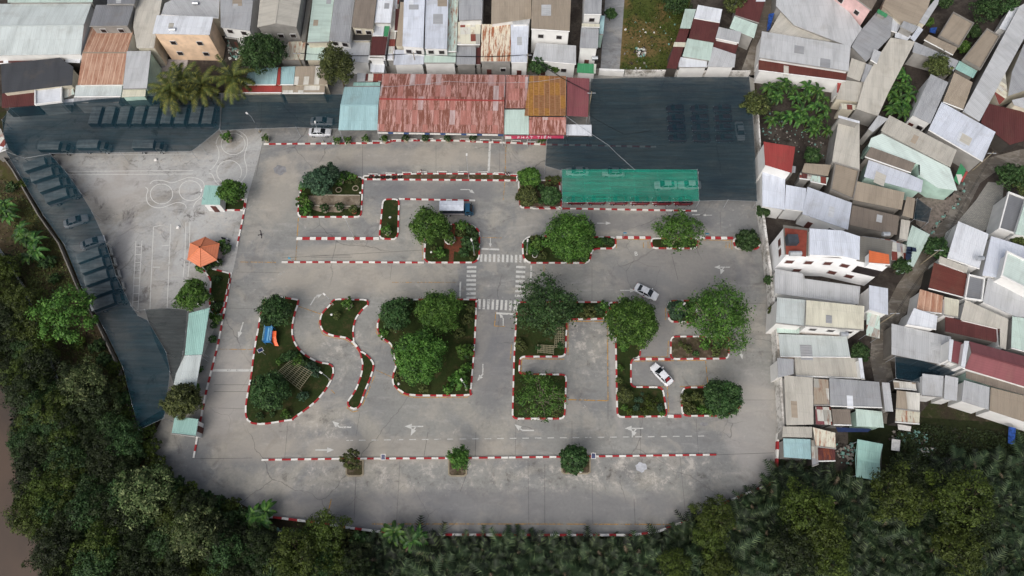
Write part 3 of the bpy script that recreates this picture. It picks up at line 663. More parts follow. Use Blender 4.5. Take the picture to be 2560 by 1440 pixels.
H('long cream roof running behind the peach house', 5.5, 'cream', '347,-60 414,-60 385,120 342,120 333,67|beige', '412,8 551,-60 547,46 402,37|lgrey|z5.0')
e, r = H('peach coloured two storey house with a flat white roof', 7.6, 'peach', '392,38 533,42 524,87 381,84|white|', w=0)
openings(e, r[1], r[2], 7.6, 2, False)
H('dark grey weathered roof right of the peach house', 6, 'white', '549,-60 640,-60 624,77 552,68|grey', w=2)
H('bottle green shed roof tucked behind the peach house corner', 3.2, 'dark', '560,74 600,78 592,98 563,94|dgrey')
# --- top centre
H('tall beige gable roofed house with a plain grey front', 7.6, 'grey', '656,-60 762,-60 741,68 643,68|beige|G1.0', w=3, door=False)
H('narrow concrete walkway roof beside the tall gable house', 4.6, 'conc', '776,-50 789,-50 763,103 752,103|concrete*t')
H('long pale green roof with dark cross seams', 5.2, 'cream', '789,-60 842,-60 822,105 768,107|mint|t', '768,113 812,113 810,150 764,150|mint|z3.6', w=2)
H('rust streaked cream lean-to behind the left street tree', 3.8, 'grey', '722,104 764,103 760,149 700,150|cream*r')
H('mid grey roof between the mint and the brown roofs', 5.8, 'white', '843,-60 895,-60 873,107 823,101|grey', '858,103 926,106 921,157 860,152|lgrey|z4.0', w=2)
H('brown roofed house with a cream wall over a dirty terrace', 6.4, 'cream', '897,-60 949,-60 932,72 879,68|brown', '884,87 928,87 926,102 882,102|dark*t|z4.6', w=2)
H('white roof with a grey smudge and a green stripe below', 6, 'white', '949,-60 990,-60 976,59 936,58|white', '936,61 961,61 958,90 931,90|white|z5', '962,61 975,62 969,91 959,90|green|z5')
H('deep maroon roof with a white balcony rail', 5.4, 'white', '930,91 969,92 962,138 925,138|maroon', '924,141 962,143 962,150 923,149|concrete*t|z4.6 p', '926,158 962,158 960,181 926,180|white|z3', w=1)
H('narrow lane of mixed white and maroon sheets beside the twin white roofs', 4.2, 'grey', '990,-60 1003,-60 984,150 968,150|white*p')
H('thin beige roof strip with a maroon sheet, left of the twin white roofs', 4.8, 'cream', '1001,5 1012,5 1006,115 989,115|tan', '989,22 1000,22 998,78 986,78|maroon|z4.4')
H('left of the twin long bluish white roofs', 6.6, 'white', '1012,-60 1064,-60 1058,119 1006,115|bluew', '983,124 1060,126 1059,160 984,162|bluew|z4', w=2)
H('right of the twin long bluish white roofs', 6.2, 'white', '1065,-60 1122,-60 1117,122 1062,121|bluew', '1061,127 1140,128 1139,158 1060,158|mint|z4', w=2)
H('rust speckled green strip right of the twin white roofs', 4.6, 'grey', '1124,-60 1148,-60 1141,129 1118,129|mint*r')
H('plain grey roof above the cream patchwork', 5.8, 'white', '1146,-60 1208,-60 1205,50 1147,52|grey')
H('cream roof patched with rust and maroon sheets', 4.4, 'grey', '1145,55 1202,53 1200,112 1143,112|cream*p', '1141,114 1190,114 1189,162 1141,162|grey|z3.6', '1191,115 1203,115 1201,162 1190,162|maroon|z3.4', w=1)
H('white roof heavily streaked with orange rust', 4.4, 'grey', '1204,60 1276,62 1277,155 1202,155|white*W', w=2)
H('clean bluish white roof beside the orange streaked one', 4.7, 'white', '1277,62 1322,60 1318,157 1278,157|bluew', w=1)
H('grey brown roof right of the black light well', 5.6, 'white', '1230,-60 1328,-60 1328,46 1228,60|tan', '1281,48 1326,47 1322,60 1281,61|lgrey|z5')
H('wide brown roof with a long white parapet below', 7, 'white', '1331,-60 1430,-60 1424,79 1328,73|tan|', w=2)
H('grey roofed tower house with white upper balcony, top of the lane', 6.6, 'white', '1463,-60 1507,-60 1503,37 1460,36|grey', '1455,58 1500,60 1499,69 1454,68|cream|z5', w=1)
H('small grey roofed house with white front and green awning, foot of the lane', 5.6, 'white', '1453,70 1497,73 1494,121 1449,119|grey', '1444,158 1491,160 1489,184 1442,181|green*s|z2.8', w=1)
H('narrow teal lean-to along the lane wall', 4, 'mint', '1501,38 1512,40 1508,87 1498,86|aqua')
H('light grey lean-to roof behind the three small street bushes', 4.2, 'white', '1341,107 1440,114 1440,161 1330,151|lgrey', w=2)
H('left shopfront shed of green, red and tan sheets by the street', 3.4, 'cream', '626,170 695,168 690,212 606,212|aqua', '696,168 702,168 700,212 691,212|red|', '703,167 738,166 734,212 701,212|aqua', '739,166 806,165 820,211 735,212|tan*s', '606,214 704,214 704,232 606,232|red|z3.0', '705,214 812,214 811,233 705,233|tan*s|z3.0', cat='shed', name='shed')
H('tiny pinkish and rust patched roofs left of the restaurant', 3.2, 'grey', '915,184 956,184 953,205 913,205|maroon*p', '893,182 914,183 912,204 892,204|lgrey', cat='shed', name='shed')
# --- restaurant
H('aqua roofed hall joined to the left end of the restaurant', 4.2, 'white', '861,217 951,217 944,325 846,325|aqua|g.9 n', '884,206 950,206 950,216 882,216|teal|z3.6', cat='hall', name='hall')
H('long restaurant roof of flaking pink and rust sheets', 4.2, 'white', '957,184 1263,187 1259,334 943,328|red*R|g.9 n', '1264,187 1321,188 1316,270 1263,270|red*R|s-.6 n', cat='restaurant', name='restaurant')
H('pale new sheets at the right front of the restaurant roof', 4.3, 'white', '1261,274 1322,274 1322,336 1261,335|mint|n', cat='roof', name='annex')
H('ochre sheeted roof bay at the right of the pink restaurant roof', 5.0, 'white', '1324,189 1415,190 1414,289 1311,289|orange*Y|n', '1323,292 1415,293 1415,337 1322,336|red*R|z4.2 n', cat='annex', name='annex')
H('dusky maroon roof bay at the right end of the restaurant', 4.6, 'brick', '1417,193 1474,196 1470,292 1417,289|pinkred|n', cat='annex', name='annex')
H('white rectangular lean-to roof at the edge of the big dark net', 3.4, 'white', '1415,311 1479,312 1479,339 1415,338|white|n', cat='shed', name='shed')
# --- houses right of the vacant lot
H('low house with mint and white sheets, upper left of the maroon cluster', 3.6, 'grey', '1713,22 1740,23 1726,71 1700,70|mint', '1745,12 1806,23 1799,57 1735,46|white')
H('maroon roof strip along the vacant lot with one cream band', 3.0, 'dark', '1699,72 1724,73 1692,172 1666,170|maroon', '1686,105 1715,106 1712,117 1683,116|cream|z3.3')
H('central maroon roof of the cluster with a mint sheet below', 3.6, 'grey', '1733,47 1800,58 1787,106 1722,95|maroon', '1719,96 1784,107 1775,151 1706,140|mint')
H('white roof over a stained white wall facing the big net', 3.4, 'white', '1783,117 1840,136 1836,168 1768,166|lgrey', '1695,142 1768,149 1767,169 1697,169|white|z3.0')
H('small grey square roof among the maroon sheets', 3.9, 'white', '1797,67 1854,80 1847,108 1789,96|lgrey', '1787,98 1847,109 1838,135 1783,117|maroon|z3.3', w=1)
H('mint roof beside the narrow north alley', 3.8, 'grey', '1836,40 1894,61 1885,95 1824,70|mint|', '1850,-60 1930,-60 1897,58 1838,39|maroon|z3.4')
# --- top right
H('broad grey hip roof at the top of the north alley', 5.2, 'grey', '1943,-50 2060,-50 2155,71 2126,117 1985,62 1940,14|lgrey|')
H('triangular pale roof left of the broad grey roof', 4.2, 'white', '1955,25 2083,104 1922,82|beige')
H('long bluish grey roof over a deep maroon tiled eave', 5.4, 'white', '1905,78 2127,114 2121,179 1898,145|lgrey|', '1897,150 2118,184 2114,203 1896,176|terra|z3.6', '2094,204 2108,206 2100,235 2092,233|red|z3')
e, r = H('pale pink house with barred windows and brown roof', 7.5, 'pink', '2085,-70 2232,-70 2178,26 2092,-38|brown|', w=0); openings(e, r[1], r[2], 7.5, 2, False)
H('curved grey roof beneath the pink house', 4.6, 'grey', '2152,76 2197,24 2232,45 2226,92 2166,154 2129,116|grey', '2196,22 2220,36 2215,44 2192,31|green|z4.7')
H('brown grey roof at the top edge beside the dark mango trees', 5, 'cream', '2206,15 2232,-40 2338,-40 2318,25 2296,60 2252,58|tan', '2298,55 2320,20 2352,-20 2345,10 2312,62|lgrey|z4.2')
H('cluster of crooked small white sheets in a ring', 4.2, 'grey', '2232,45 2259,51 2241,82 2213,73|white', '2239,80 2280,90 2268,101 2237,93|white', '2259,52 2296,66 2281,83 2250,68|grey|z4.6', '2297,65 2308,74 2286,104 2276,95|bluew')
H('long grey ribbon roof running down to the banana garden', 5, 'grey', '2227,94 2288,104 2222,230 2195,290 2141,272 2160,205 2190,150|beige')
H('small grey roof pieces left of the ribbon roof', 4, 'grey', '2129,145 2166,158 2150,203 2117,190|beige', '2185,122 2203,130 2192,160 2176,150|lgrey|z4.4', '2166,159 2184,165 2162,207 2152,204|grey|z3.6')
H('square beige roof above the banana grove corner', 4.2, 'cream', '2107,199 2167,208 2152,256 2090,247|beige')
H('messy cream shed with a torn sheet under the square beige roof', 3, 'cream', '2102,258 2146,262 2138,275 2098,272|cream*p')
H('tall narrow beige roof with a white rim below the ribbon roof', 5.4, 'grey', '2098,291 2149,306 2149,425 2080,405|beige', '2096,288 2150,303 2149,308 2096,294|white|z5.7')
H('tan flat roof in a walled yard near the blue tarp', 4.2, 'conc', '2382,33 2432,60 2396,118 2346,92|tan*t|p', '2322,86 2394,119 2382,138 2310,100|tan|z3.4')
H('narrow tan flat roof with a mint strip at its foot', 4.6, 'conc', '2466,74 2497,92 2449,174 2406,150|tan*t|p', '2399,152 2443,177 2433,195 2388,172|teal|z3.2')
H('very long pale grey roof slanting across the right corner', 5.2, 'grey', '2548,16 2680,-60 2680,-10 2560,96 2449,303 2408,278|lgrey')
H('bright white strip roof at the top right corner', 4, 'white', '2529,16 2551,18 2516,77 2498,70|white')
H('grey lean-to between the two tan flat roofs', 3.4, 'grey', '2287,104 2397,152 2384,178 2356,152 2281,130|grey')
H('grey roofed house with a pale blue wall right of the bananas', 5.6, 'white', '2327,185 2371,206 2326,309 2282,288|grey', w=2)
H('tan grey striped roof next to the pale blue walled house', 4.8, 'grey', '2386,181 2432,206 2408,275 2357,255|tan')
H('wide clean white roof pointing to the right edge', 5.2, 'grey', '2354,255 2489,330 2456,404 2321,325|bluew')
H('small maroon yard roof near the right edge', 3.2, 'dark', '2468,258 2570,282 2560,352 2525,362 2452,306|maroon')
H('grey roofed houses at the right border above the maroon yard', 5, 'cream', '2560,110 2640,90 2640,200 2520,240 2530,180|grey', '2475,205 2512,170 2520,240 2498,262|cream*p|z3.4', '2530,250 2620,230 2620,290 2535,262|lgrey|z4.2')
H('long beige roof with a cream upper edge across the middle right', 5.4, 'grey', '2224,288 2392,375 2376,417 2202,326|beige', '2196,288 2221,297 2182,330 2171,322|lgrey|z4.6')
H('mint painted long terrace roof running to the curved alley', 5.0, 'mint', '2178,345 2205,334 2375,420 2393,476 2346,470 2300,440 2300,412 2170,366|mintw*t')
H('brown grey roof with a parapet inside the mint terrace', 5.3, 'conc', '2177,367 2289,408 2277,432 2162,392|brown')
H('bluish white roof above the twin tan roofs', 4.8, 'mint', '2174,391 2308,451 2303,481 2160,442|bluew')
H('tan roof with dark gutters left of the curved alley', 5, 'conc', '2087,409 2146,427 2131,499 2076,475|tan*t|p')
H('long tan roof with brown ridge, right of the square tan roof', 5, 'conc', '2143,453 2262,481 2254,524 2132,499|tan', '2267,491 2288,496 2282,546 2256,538|tan|z4.4')
H('lower tan roof above the white villa', 4.6, 'conc', '2131,513 2249,540 2242,587 2123,562|brown', '2253,548 2276,552 2268,602 2248,598|beige|z4.0')
H('large bluish white roof slanting to the tan houses', 5, 'white', '2019,467 2130,507 2120,574 2006,535|bluew', '1965,462 2016,471 2010,529 1962,523|bluew', '1906,427 1963,436 1962,524 1906,515|bluew', w=2)
H('cluster of low mixed sheets beside the red roof', 3.2, 'grey', '1966,412 1990,416 1988,432 1966,428|grey', '2012,408 2078,412 2070,440 2004,430|tan', '2000,432 2030,437 2026,450 1998,446|maroon*p', '2030,438 2072,444 2066,462 2026,454|mint*p')
H('bright red painted roof on a white three storey wall', 6.4, 'white', '1909,354 1988,367 1979,432 1913,412|red', w=0)
H('mint roof with solar panels beside the alley', 3.8, 'mint', '2280,563 2325,586 2284,667 2266,660 2268,600|mint')
H('open grey beam roof between villa and mint roof', 3.2, 'conc', '2156,590 2232,600 2278,618 2270,656 2230,650|grey*p')
# villa
e, r = H('tall white villa with a terracotta terrace and bluish metal roof', 9.0, 'bright', '1958,562 2232,602 2226,668 2110,646 1962,636|concrete*t|z8.6', '2024,571 2104,576 2150,591 2149,650 2106,640 2024,636|bluew|z9.6 b8.6', '2173,626 2222,636 2224,662 2172,658|orange*t|z10.4 b8.6')
b = MB(); b.poly([P(x, y, 8.85) for x, y in ((1962, 570), (2018, 576), (2015, 642), (1965, 636))]); b.build('terrace_floor', M('terracotta', rgb(134, 66, 54), .8), e)
b = MB(); c = P(1980, 600, 9.6); b.box(c, (1.8, 1.6, 1.3)); b.build('stair_hatch', M('dark_sheet', rgb(62, 68, 76)), e)
b = MB(); c = P(1988, 631, 9.3); b.tube(c - Vector((1, .2, 0)), c + Vector((1, -.2, 0)), .45, n=12); b.build('water_tank', m_metal, e)
wp = r[1]
for k, fs in ((None, None),):
    a, d = wp[4], wp[3]; a2 = wp[2]
    for (A, B, f, zz) in [(a, d, .15, 5.2), (a, d, .5, 5.2), (a, d, .42, 1.8), (a, d, .85, 5.2), (d, a2, .2, 5.2), (d, a2, .1, 1.8), (d, a2, .5, 1.8), (wp[0], wp[4], .35, 5.2), (wp[0], wp[4], .7, 5.2)]:
        q = A.lerp(B, f); t_ = (B - A).normalized(); nn = Vector((t_.y, -t_.x, 0))
        if nn.dot(q - r[2]) < 0: nn = -nn
        b = MB(); b.box((q.x + nn.x * .04, q.y + nn.y * .04, zz + .6), (1.5, .14, 1.3), math.atan2(t_.y, t_.x)); wn = b.build('window', m_frame, e)
        b = MB(); b.box((q.x + nn.x * .07, q.y + nn.y * .07, zz + .6), (1.3, .14, 1.1), math.atan2(t_.y, t_.x)); b.build('pane', m_shut, wn)
    q = d.lerp(a2, .72); t_ = (a2 - d).normalized(); nn = Vector((t_.y, -t_.x, 0)); b = MB(); b.box((q.x + nn.x * .04, q.y + nn.y * .04, 5.4), (4.2, .16, 2.3), math.atan2(t_.y, t_.x)); b.build('balcony_grille', m_wfill, e)
# --- right strip
H('light roof pair directly below the tall white villa', 5.4, 'white', '1938,672 2007,684 2009,696 2151,716 2147,761 1938,733|lgrey|', '2173,713 2220,721 2220,787 2173,774|bluew|z4.4', w=1)
H('cream roof house with slotted white side wall', 6.6, 'white', '2016,750 2161,765 2159,826 2014,815|cream', '1943,743 2014,750 2010,816 1940,808|pale|z5.8', w=3, door=False)
H('mint patched awning right of the cream roof', 3, 'grey', '2167,776 2200,790 2199,846 2166,838|mint*p|n', '1941,812 1999,820 1998,834 1943,832|mint|z3')
H('pale bluish corrugated roof with an orange left gable', 4.4, 'peach', '1946,835 2117,841 2126,893 1951,892|pale')
H('beige grey roof with a bright white end parapet', 4.2, 'white', '1986,895 2147,895 2157,946 1990,940|beige', '1943,895 1984,897 1984,935 1946,944|grey|z3.8', '2146,895 2155,895 2162,948 2153,948|white|z4.6')
H('big beige roof beside the lower white wall', 4.8, 'grey', '1960,938 2032,944 2034,1061 1966,1063|beige', '2034,946 2071,949 2074,1013 2034,1013|tan*p', w=0)
H('broad grey roof with a white edge strip near the workyard', 4.8, 'grey', '2073,945 2198,955 2205,1019 2076,1015|grey', '2205,956 2224,957 2233,1029 2213,1028|lgrey|z4.2')
H('pink stained patch roof with brown neighbour sheet', 4, 'grey', '2038,1016 2076,1018 2081,1062 2040,1061|pinkred*p', '2079,1022 2125,1024 2129,1063 2084,1062|brown|z3.8')
H('mint sheet roof with a green lip above the workyard', 4, 'mint', '2139,1022 2205,1029 2210,1069 2142,1065|mint')
H('beige and pale blue low roofs at the foot of the white wall', 3.4, 'grey', '1957,1066 2030,1067 2030,1094 1956,1092|beige', '1958,1096 2026,1098 2028,1148 1960,1143|aqua|z3.2', '2032,1068 2088,1082 2090,1122 2040,1116|cream*r|z3.6')
H('rusty brown shed roof by the palms', 2.8, 'dark', '2045,1121 2088,1119 2088,1152 2046,1153|maroon*r', '2028,1100 2044,1102 2046,1160 2030,1166|grey*p|z2.6', cat='shed', name='shed')
H('teal gable roofed hut on stilts above the palms', 3.6, 'dark', '2144,1098 2207,1110 2203,1203 2140,1192|teal|g-.5 n', cat='hut', name='hut')
# --- far right lower
H('white corrugated roof right of the curved alley', 5, 'white', '2396,553 2472,585 2448,672 2368,645|white', '2350,640 2420,668 2417,682 2346,655|beige|z4')
H('grey white house with a mint terrace at the right edge', 5.6, 'white', '2478,590 2640,640 2640,740 2560,705 2456,688|bluew|', '2516,630 2640,690 2640,760 2502,690|mintw*t|z6.2 p')
H('walled grey flat roof with mint side near the courtyard', 5.4, 'white', '2520,482 2562,498 2534,584 2496,572|dgrey*t|p', '2564,500 2640,530 2620,600 2538,585|mint|z5')
H('barred maroon roof with pale cross ridges', 4.6, 'dark', '2335,656 2417,685 2409,744 2321,721|terra|t')
H('grey flat terrace between the barred maroon and the large grey roof', 4.8, 'white', '2421,688 2459,697 2452,752 2411,746|dgrey*t|p')
H('large light grey roof at the right margin', 5, 'white', '2470,694 2640,750 2640,800 2540,792 2457,754|lgrey')
H('rust tiled roof on an L shaped white house', 4.6, 'white', '2300,723 2359,740 2354,784 2291,777|tan*O|', '2285,770 2344,790 2340,824 2266,811|white|z4.2', '2361,742 2398,750 2395,794 2361,788|cream|z4.4')
H('wide beige roof wrapping the maroon roof', 4.6, 'white', '2413,749 2521,798 2515,874 2500,868 2500,822 2401,799|beige')
H('dark maroon oblong roof inside the beige one', 4.3, 'conc', '2363,791 2499,823 2491,856 2363,828|maroon')
H('pale mint roof at the right border beside the maroon oblong', 5, 'grey', '2531,791 2640,806 2640,900 2528,870|mint')
H('wide pale grey roof with a torn rusty fringe', 5, 'conc', '2229,809 2378,842 2374,915 2229,886|lgrey|z3.4')
H('long crimson tiled church roof with white gable ends', 5.6, 'white', '2423,853 2640,912 2640,990 2412,921|pinkred*t|g1.2', '2384,851 2412,859 2404,915 2377,905|pinkred*t|z5.2', '2374,847 2384,850 2378,905 2371,902|white|z5.9', '2411,852 2423,853 2412,922 2402,918|white|z5.9', cat='church', name='church')
H('drab brown lean-to along the crimson roof', 3.6, 'mint', '2415,928 2562,967 2560,988 2476,965 2415,945|brown')
H('grey roofed white walled row above the green yard', 5.2, 'white', '2306,934 2359,940 2355,994 2305,989|lgrey', '2363,938 2396,945 2392,1002 2360,998|lgrey', '2410,950 2474,968 2471,1024 2404,1003|lgrey', '2477,968 2640,1010 2640,1080 2474,1026|tan|')
H('brown shed with a cream rust stained end', 3.6, 'dark', '2242,976 2300,983 2299,1029 2240,1022|tan*s', '2240,1023 2300,1031 2298,1060 2238,1055|cream*r|z3.2', '2233,951 2289,957 2291,975 2236,971|tan*s|z3', cat='shed', name='shed')
# west lot
H('pale green roofed ticket hut beside a lush tree', 3.0, 'white', '512,463 552,464 550,512 503,511|teal|s.3', w=1, cat='hut', name='hut')
H('long aqua canopy roof beside the west kerb', 3.2, 'mint', '472,783 524,769 505,886 462,888|teal|n', '461,889 504,887 489,974 434,962 440,934|pale|n z3.1', cat='shelter', name='shelter')
H('small mint roofed guard shed at the southwest gate', 2.8, 'white', '437,1040 496,1048 489,1091 429,1084|teal|s.2', w=1, cat='shed', name='shed')
H('tiny white roofed booth at the left frame edge by the dark nets', 2.8, 'grey', '-30,312 2,322 22,372 -20,388|white*p', cat='booth', name='booth')
# gazebo
e = empty('gazebo', tuple(P(507, 640, 0)), label='hexagonal orange tiled gazebo at the edge of the motorbike lot', cat='gazebo')
hx = [P(x, y, 2.7) for x, y in ((513, 592), (549, 609), (542, 650), (501, 668), (468, 649), (475, 608))]; ap = P(500, 619, 4.4)
b = MB(); t = NT('orange_tiles', .6, .3); uvn = t.n('ShaderNodeUVMap').outputs['UV']; sp = t.n('ShaderNodeSeparateXYZ'); t.ln(uvn, sp.inputs[0])
x = t.mix(t.ramp(t.math('FRACT', t.math('DIVIDE', sp.outputs[1], .42)), 0, .3, .45, 0), rgb(206, 126, 92), rgb(150, 84, 60)); x = t.mix(t.ramp(t.noise(.8, 5), .45, .7, 0, .35), x, rgb(188, 104, 74)); m_gz = t.out(x)
for i in range(6):
    a, d = hx[i], hx[(i + 1) % 6]; m = (a + d) / 2; sl_ = (ap - m).length; hw = (a - d).length / 2
    b.face([d, a, ap] if True else [], 0, [(-hw, 0), (hw, 0), (0, sl_)]); b.face([a - Vector((0, 0, .12)), d - Vector((0, 0, .12)), ap - Vector((0, 0, .12))])
    b.face([a, d, d - Vector((0, 0, .12)), a - Vector((0, 0, .12))])
ro = b.build('roof', m_gz, e); b = MB()
for v in hx: b.path([v + Vector((0, 0, .04)), ap + Vector((0, 0, .06))], .07)
b.build('ridge_tiles', M('ridge_orange', rgb(230, 142, 100), .6), ro); b = MB()
b.lathe([(0, .5), (.12, .4), (.16, .2), (.1, 0)], 8, ap); b.build('finial', M('finial_brown', rgb(110, 66, 48)), ro)
cg = sum(hx, Vector()) / 6
for v in hx:
    q = v.lerp(cg, .12); b = MB(); b.tube((q.x, q.y, 0), (q.x, q.y, 2.75), .09); b.build('post', m_white, e)
b = MB(); b.poly([v.lerp(cg, .1) for v in hx], z=.1); b.build('floor_slab', M('patio_concrete', rgb(150, 146, 142)), e)
# white perimeter wall on the east side
t = NT('stained_white_wall', .9, .1); x = t.mix(t.ramp(t.noise(.4, 7, .75), .44, .62), rgb(214, 212, 208), rgb(138, 134, 126)); x = t.mix(t.ramp(t.noise(1.2, 6, .8), .55, .66), x, rgb(84, 80, 74)); m_pw = t.out(x)
def wallrun(label, pts, h, wd=.3, mat=None, name='boundary_wall', cat='wall'):
    kerb(name, [P(x, y, 0) for x, y in px(pts)], None, wd, h, 50, mats=[mat or m_pw, mat or m_pw], label=label, cat=cat)
wallrun('tall stained white boundary wall along the east road', '1893,520 1908,640 1918,720 1930,840 1938,940 1946,1060 1943,1085', 2.6, .45)
wallrun('upper stretch of boundary wall beside the red roofed house', '1886,300 1892,400 1898,505', 2.4, .25)
wallrun('low white wall with rails across the foot of the lane', '1496,186 1558,189', 1.6, .5, wallm('white'), 'gate_wall')
wallrun('long grey back wall of the street behind the restaurant', '640,164 860,182 960,181 1130,183 1300,184 1495,187', 1.8, .2, wallm('conc'))
wallrun('stained back wall behind the big dark net', '1560,190 1690,190 1870,192', 1.8, .25)
b = MB(); b.box(P(1180, 262, 0) + Vector((0, 0, 1.4)), (37, .2, 2.8)); b.build('inner_wall', wallm('dark'), bpy.data.objects['restaurant'])
# the restaurant sign
e = empty('shop_sign', tuple(P(1320, 345, 3.6)), label='red sign board with white letters under the restaurant eave', cat='sign')
a, d = P(1262, 343, 3.3), P(1410, 343, 3.3); rz = 0
b = MB(); b.box((a + d) / 2, ((d - a).length, .12, .95)); b.build('board', M('sign_red', rgb(196, 70, 100), .5), e)
b = MB(); b.box(Vector((a.x + .65, a.y - .07, a.z)), (1.2, .04, .85)); b.build('white_panel', m_white, e)
cu = bpy.data.curves.new('lettering', 'FONT'); cu.body = 'PHÁT TIẾN'; cu.size = .95; cu.extrude = .02; cu.space_character = 1.5; cu.materials.append(M('sign_letter', rgb(236, 232, 236), .5))
ob = txt('lettering', cu); ob.parent = e; ob.location = Vector((P(1293, 343, 3.3).x, a.y - .075, a.z - .3)) - e.location; ob.rotation_euler = (R(90), 0, 0)
b = MB(); c0, c1 = P(944, 332, 3.9), P(1258, 338, 3.9)
for i in range(24):
    q0, q1 = c0.lerp(c1, i / 24), c0.lerp(c1, (i + 1) / 24); b.box((q0 + q1) / 2, ((q1 - q0).length, .1, .4), 0, 1 if i % 7 in (2, 5) else 0)
b.build('fascia_board', [m_white, M('fascia_blue', rgb(60, 84, 130))], bpy.data.objects['restaurant'])
# ------------------------------------------------------------------ vegetation
def np_mesh(name, V, nper, v=None, mat=None):
    """V: (n, nper, 3) separate leaf faces"""
    n = len(V); me = bpy.data.meshes.new(name)
    me.vertices.add(n * nper); me.vertices.foreach_set('co', V.reshape(-1).astype(np.float32))
    me.loops.add(n * nper); me.loops.foreach_set('vertex_index', np.arange(n * nper, dtype=np.int32))
    me.polygons.add(n); me.polygons.foreach_set('loop_start', np.arange(0, n * nper, nper, dtype=np.int32))
    me.polygons.foreach_set('loop_total', np.full(n, nper, dtype=np.int32))
    me.update(calc_edges=True)
    if v is not None:
        a = me.attributes.new('v', 'FLOAT', 'FACE'); a.data.foreach_set('value', v.astype(np.float32))
    if mat: me.materials.append(mat)
    return me
def unit(a): return a / np.maximum(np.linalg.norm(a, axis=-1, keepdims=True), 1e-9)
def leaves(rng, c, nrm, size, aspect):
    n = len(c); t = unit(np.cross(nrm, unit(rng.normal(size=(n, 3))))); s = np.cross(nrm, t)
    l = (size * rng.uniform(.35, 1.0, n) * rng.choice([.9, 1.4, 1.9], n, p=[.5, .35, .15]))[:, None]; a = aspect
    return np.stack([c - t * l, c + s * l * a, c + t * l, c - s * l * a], 1)
def crown_mesh(name, seed, Rr, Rz, mat, nc=60, per=70, leaf=.2, lobes=.22, asp=.5, gap=0.0, flat=.25, spiky=0.0):
    rng = np.random.default_rng(seed)
    k = np.arange(nc) + .5; ph = np.arccos(1 - (1 + flat) * k / nc); th = np.pi * (1 + 5 ** .5) * k + seed
    d = np.stack([np.cos(th) * np.sin(ph), np.sin(th) * np.sin(ph), np.cos(ph)], 1) + rng.normal(0, .09, (nc, 3))
    az = np.arctan2(d[:, 1], d[:, 0])
    out = 1 + lobes * (.6 * np.sin(3 * az + seed) + .5 * np.sin(5 * az + seed * 1.7) + .4 * np.sin(8 * az + seed * 2.3)) * .6 + rng.normal(0, lobes * .35, nc)
    rf = np.where(rng.random(nc) < .2, .5, .78) * out
    C = d * rf[:, None] * np.array([Rr, Rr, Rz]); cr = Rr * rng.uniform(.16, .30, nc) * (1 - gap * .4)
    keep = rng.random(nc) > gap; C, cr, d = C[keep], cr[keep], d[keep]; nc = len(C)
    vv = np.clip(rng.normal(.5, .28, nc) + d[:, 2] * .12, 0, 1)
    idx = np.repeat(np.arange(nc), per); n = len(idx)
    ld = unit(rng.normal(size=(n, 3)) + d[idx] * .7 + np.array([0, 0, .35]))
    rad = cr[idx] * rng.uniform(.55, 1.1, n)
    if spiky: rad *= 1 + spiky * (rng.random(n) ** 4)
    c = C[idx] + ld * rad[:, None] * np.array([1, 1, .8])
    nr = unit(ld + rng.normal(0, .55, (n, 3)) + np.array([0, 0, .35]))
    q = leaves(rng, c, nr, leaf, asp); v = np.clip(vv[idx] + rng.normal(0, .12, n), 0, 1)
    return np_mesh(name, q, 4, v, mat), C
def limbs(b, C, rng, h0, r, ztop, n=7, m=0, reach=1.0):
    """tapered trunk with limbs to the clumps; crown centre at the origin, ground at -h0"""
    fork = Vector((0, 0, -h0 * .55)); b.tube((0, 0, -h0), fork, r, r * .72, 8, m)
    order = list(range(len(C))); rng.shuffle(order)
    for i in order[:n]:
        t_ = Vector(C[i]) * reach; mid = fork.lerp(t_, .5) + Vector((rng.uniform(-.3, .3), rng.uniform(-.3, .3), .2))
        b.tube(fork, mid, r * .42, r * .26, 6, m); b.tube(mid, t_, r * .26, r * .06, 5, m)
        for _ in range(2):
            u = Vector((rng.uniform(-1, 1), rng.uniform(-1, 1), rng.uniform(-.2, .5))) * t_.length * .3; b.tube(mid.lerp(t_, .4), t_ + u, r * .14, r * .04, 4, m, False)
LM = dict(
 bright=leaf_mat('leaf_bright', rgb(30, 54, 18), rgb(58, 92, 30), rgb(98, 130, 58)),
 dark=leaf_mat('leaf_dark', rgb(24, 42, 20), rgb(42, 68, 32), rgb(76, 100, 56)),
 blue=leaf_mat('leaf_bluegreen', rgb(28, 46, 34), rgb(50, 76, 54), rgb(82, 108, 80)),
 olive=leaf_mat('leaf_olive', rgb(36, 44, 22), rgb(64, 74, 36), rgb(104, 112, 62)),
 grove=leaf_mat('leaf_grove', rgb(18, 25, 14), rgb(36, 47, 22), rgb(48, 60, 26)),
 lime=leaf_mat('leaf_lime', rgb(30, 40, 14), rgb(58, 72, 22), rgb(74, 88, 30)),
 flower=leaf_mat('leaf_pale_flowering', rgb(40, 54, 28), rgb(66, 84, 44), rgb(118, 126, 84)),
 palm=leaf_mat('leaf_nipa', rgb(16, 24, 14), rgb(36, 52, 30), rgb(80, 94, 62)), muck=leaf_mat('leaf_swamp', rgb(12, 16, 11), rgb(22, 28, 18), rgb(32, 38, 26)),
 coco=leaf_mat('leaf_coconut', rgb(38, 48, 22), rgb(70, 80, 36), rgb(112, 110, 50)),
 banana=leaf_mat('leaf_banana', rgb(32, 58, 24), rgb(52, 86, 34), rgb(84, 116, 48), .5),
 dry=leaf_mat('leaf_dry', rgb(70, 60, 48), rgb(104, 90, 72), rgb(140, 126, 106)))
_tn = [10]
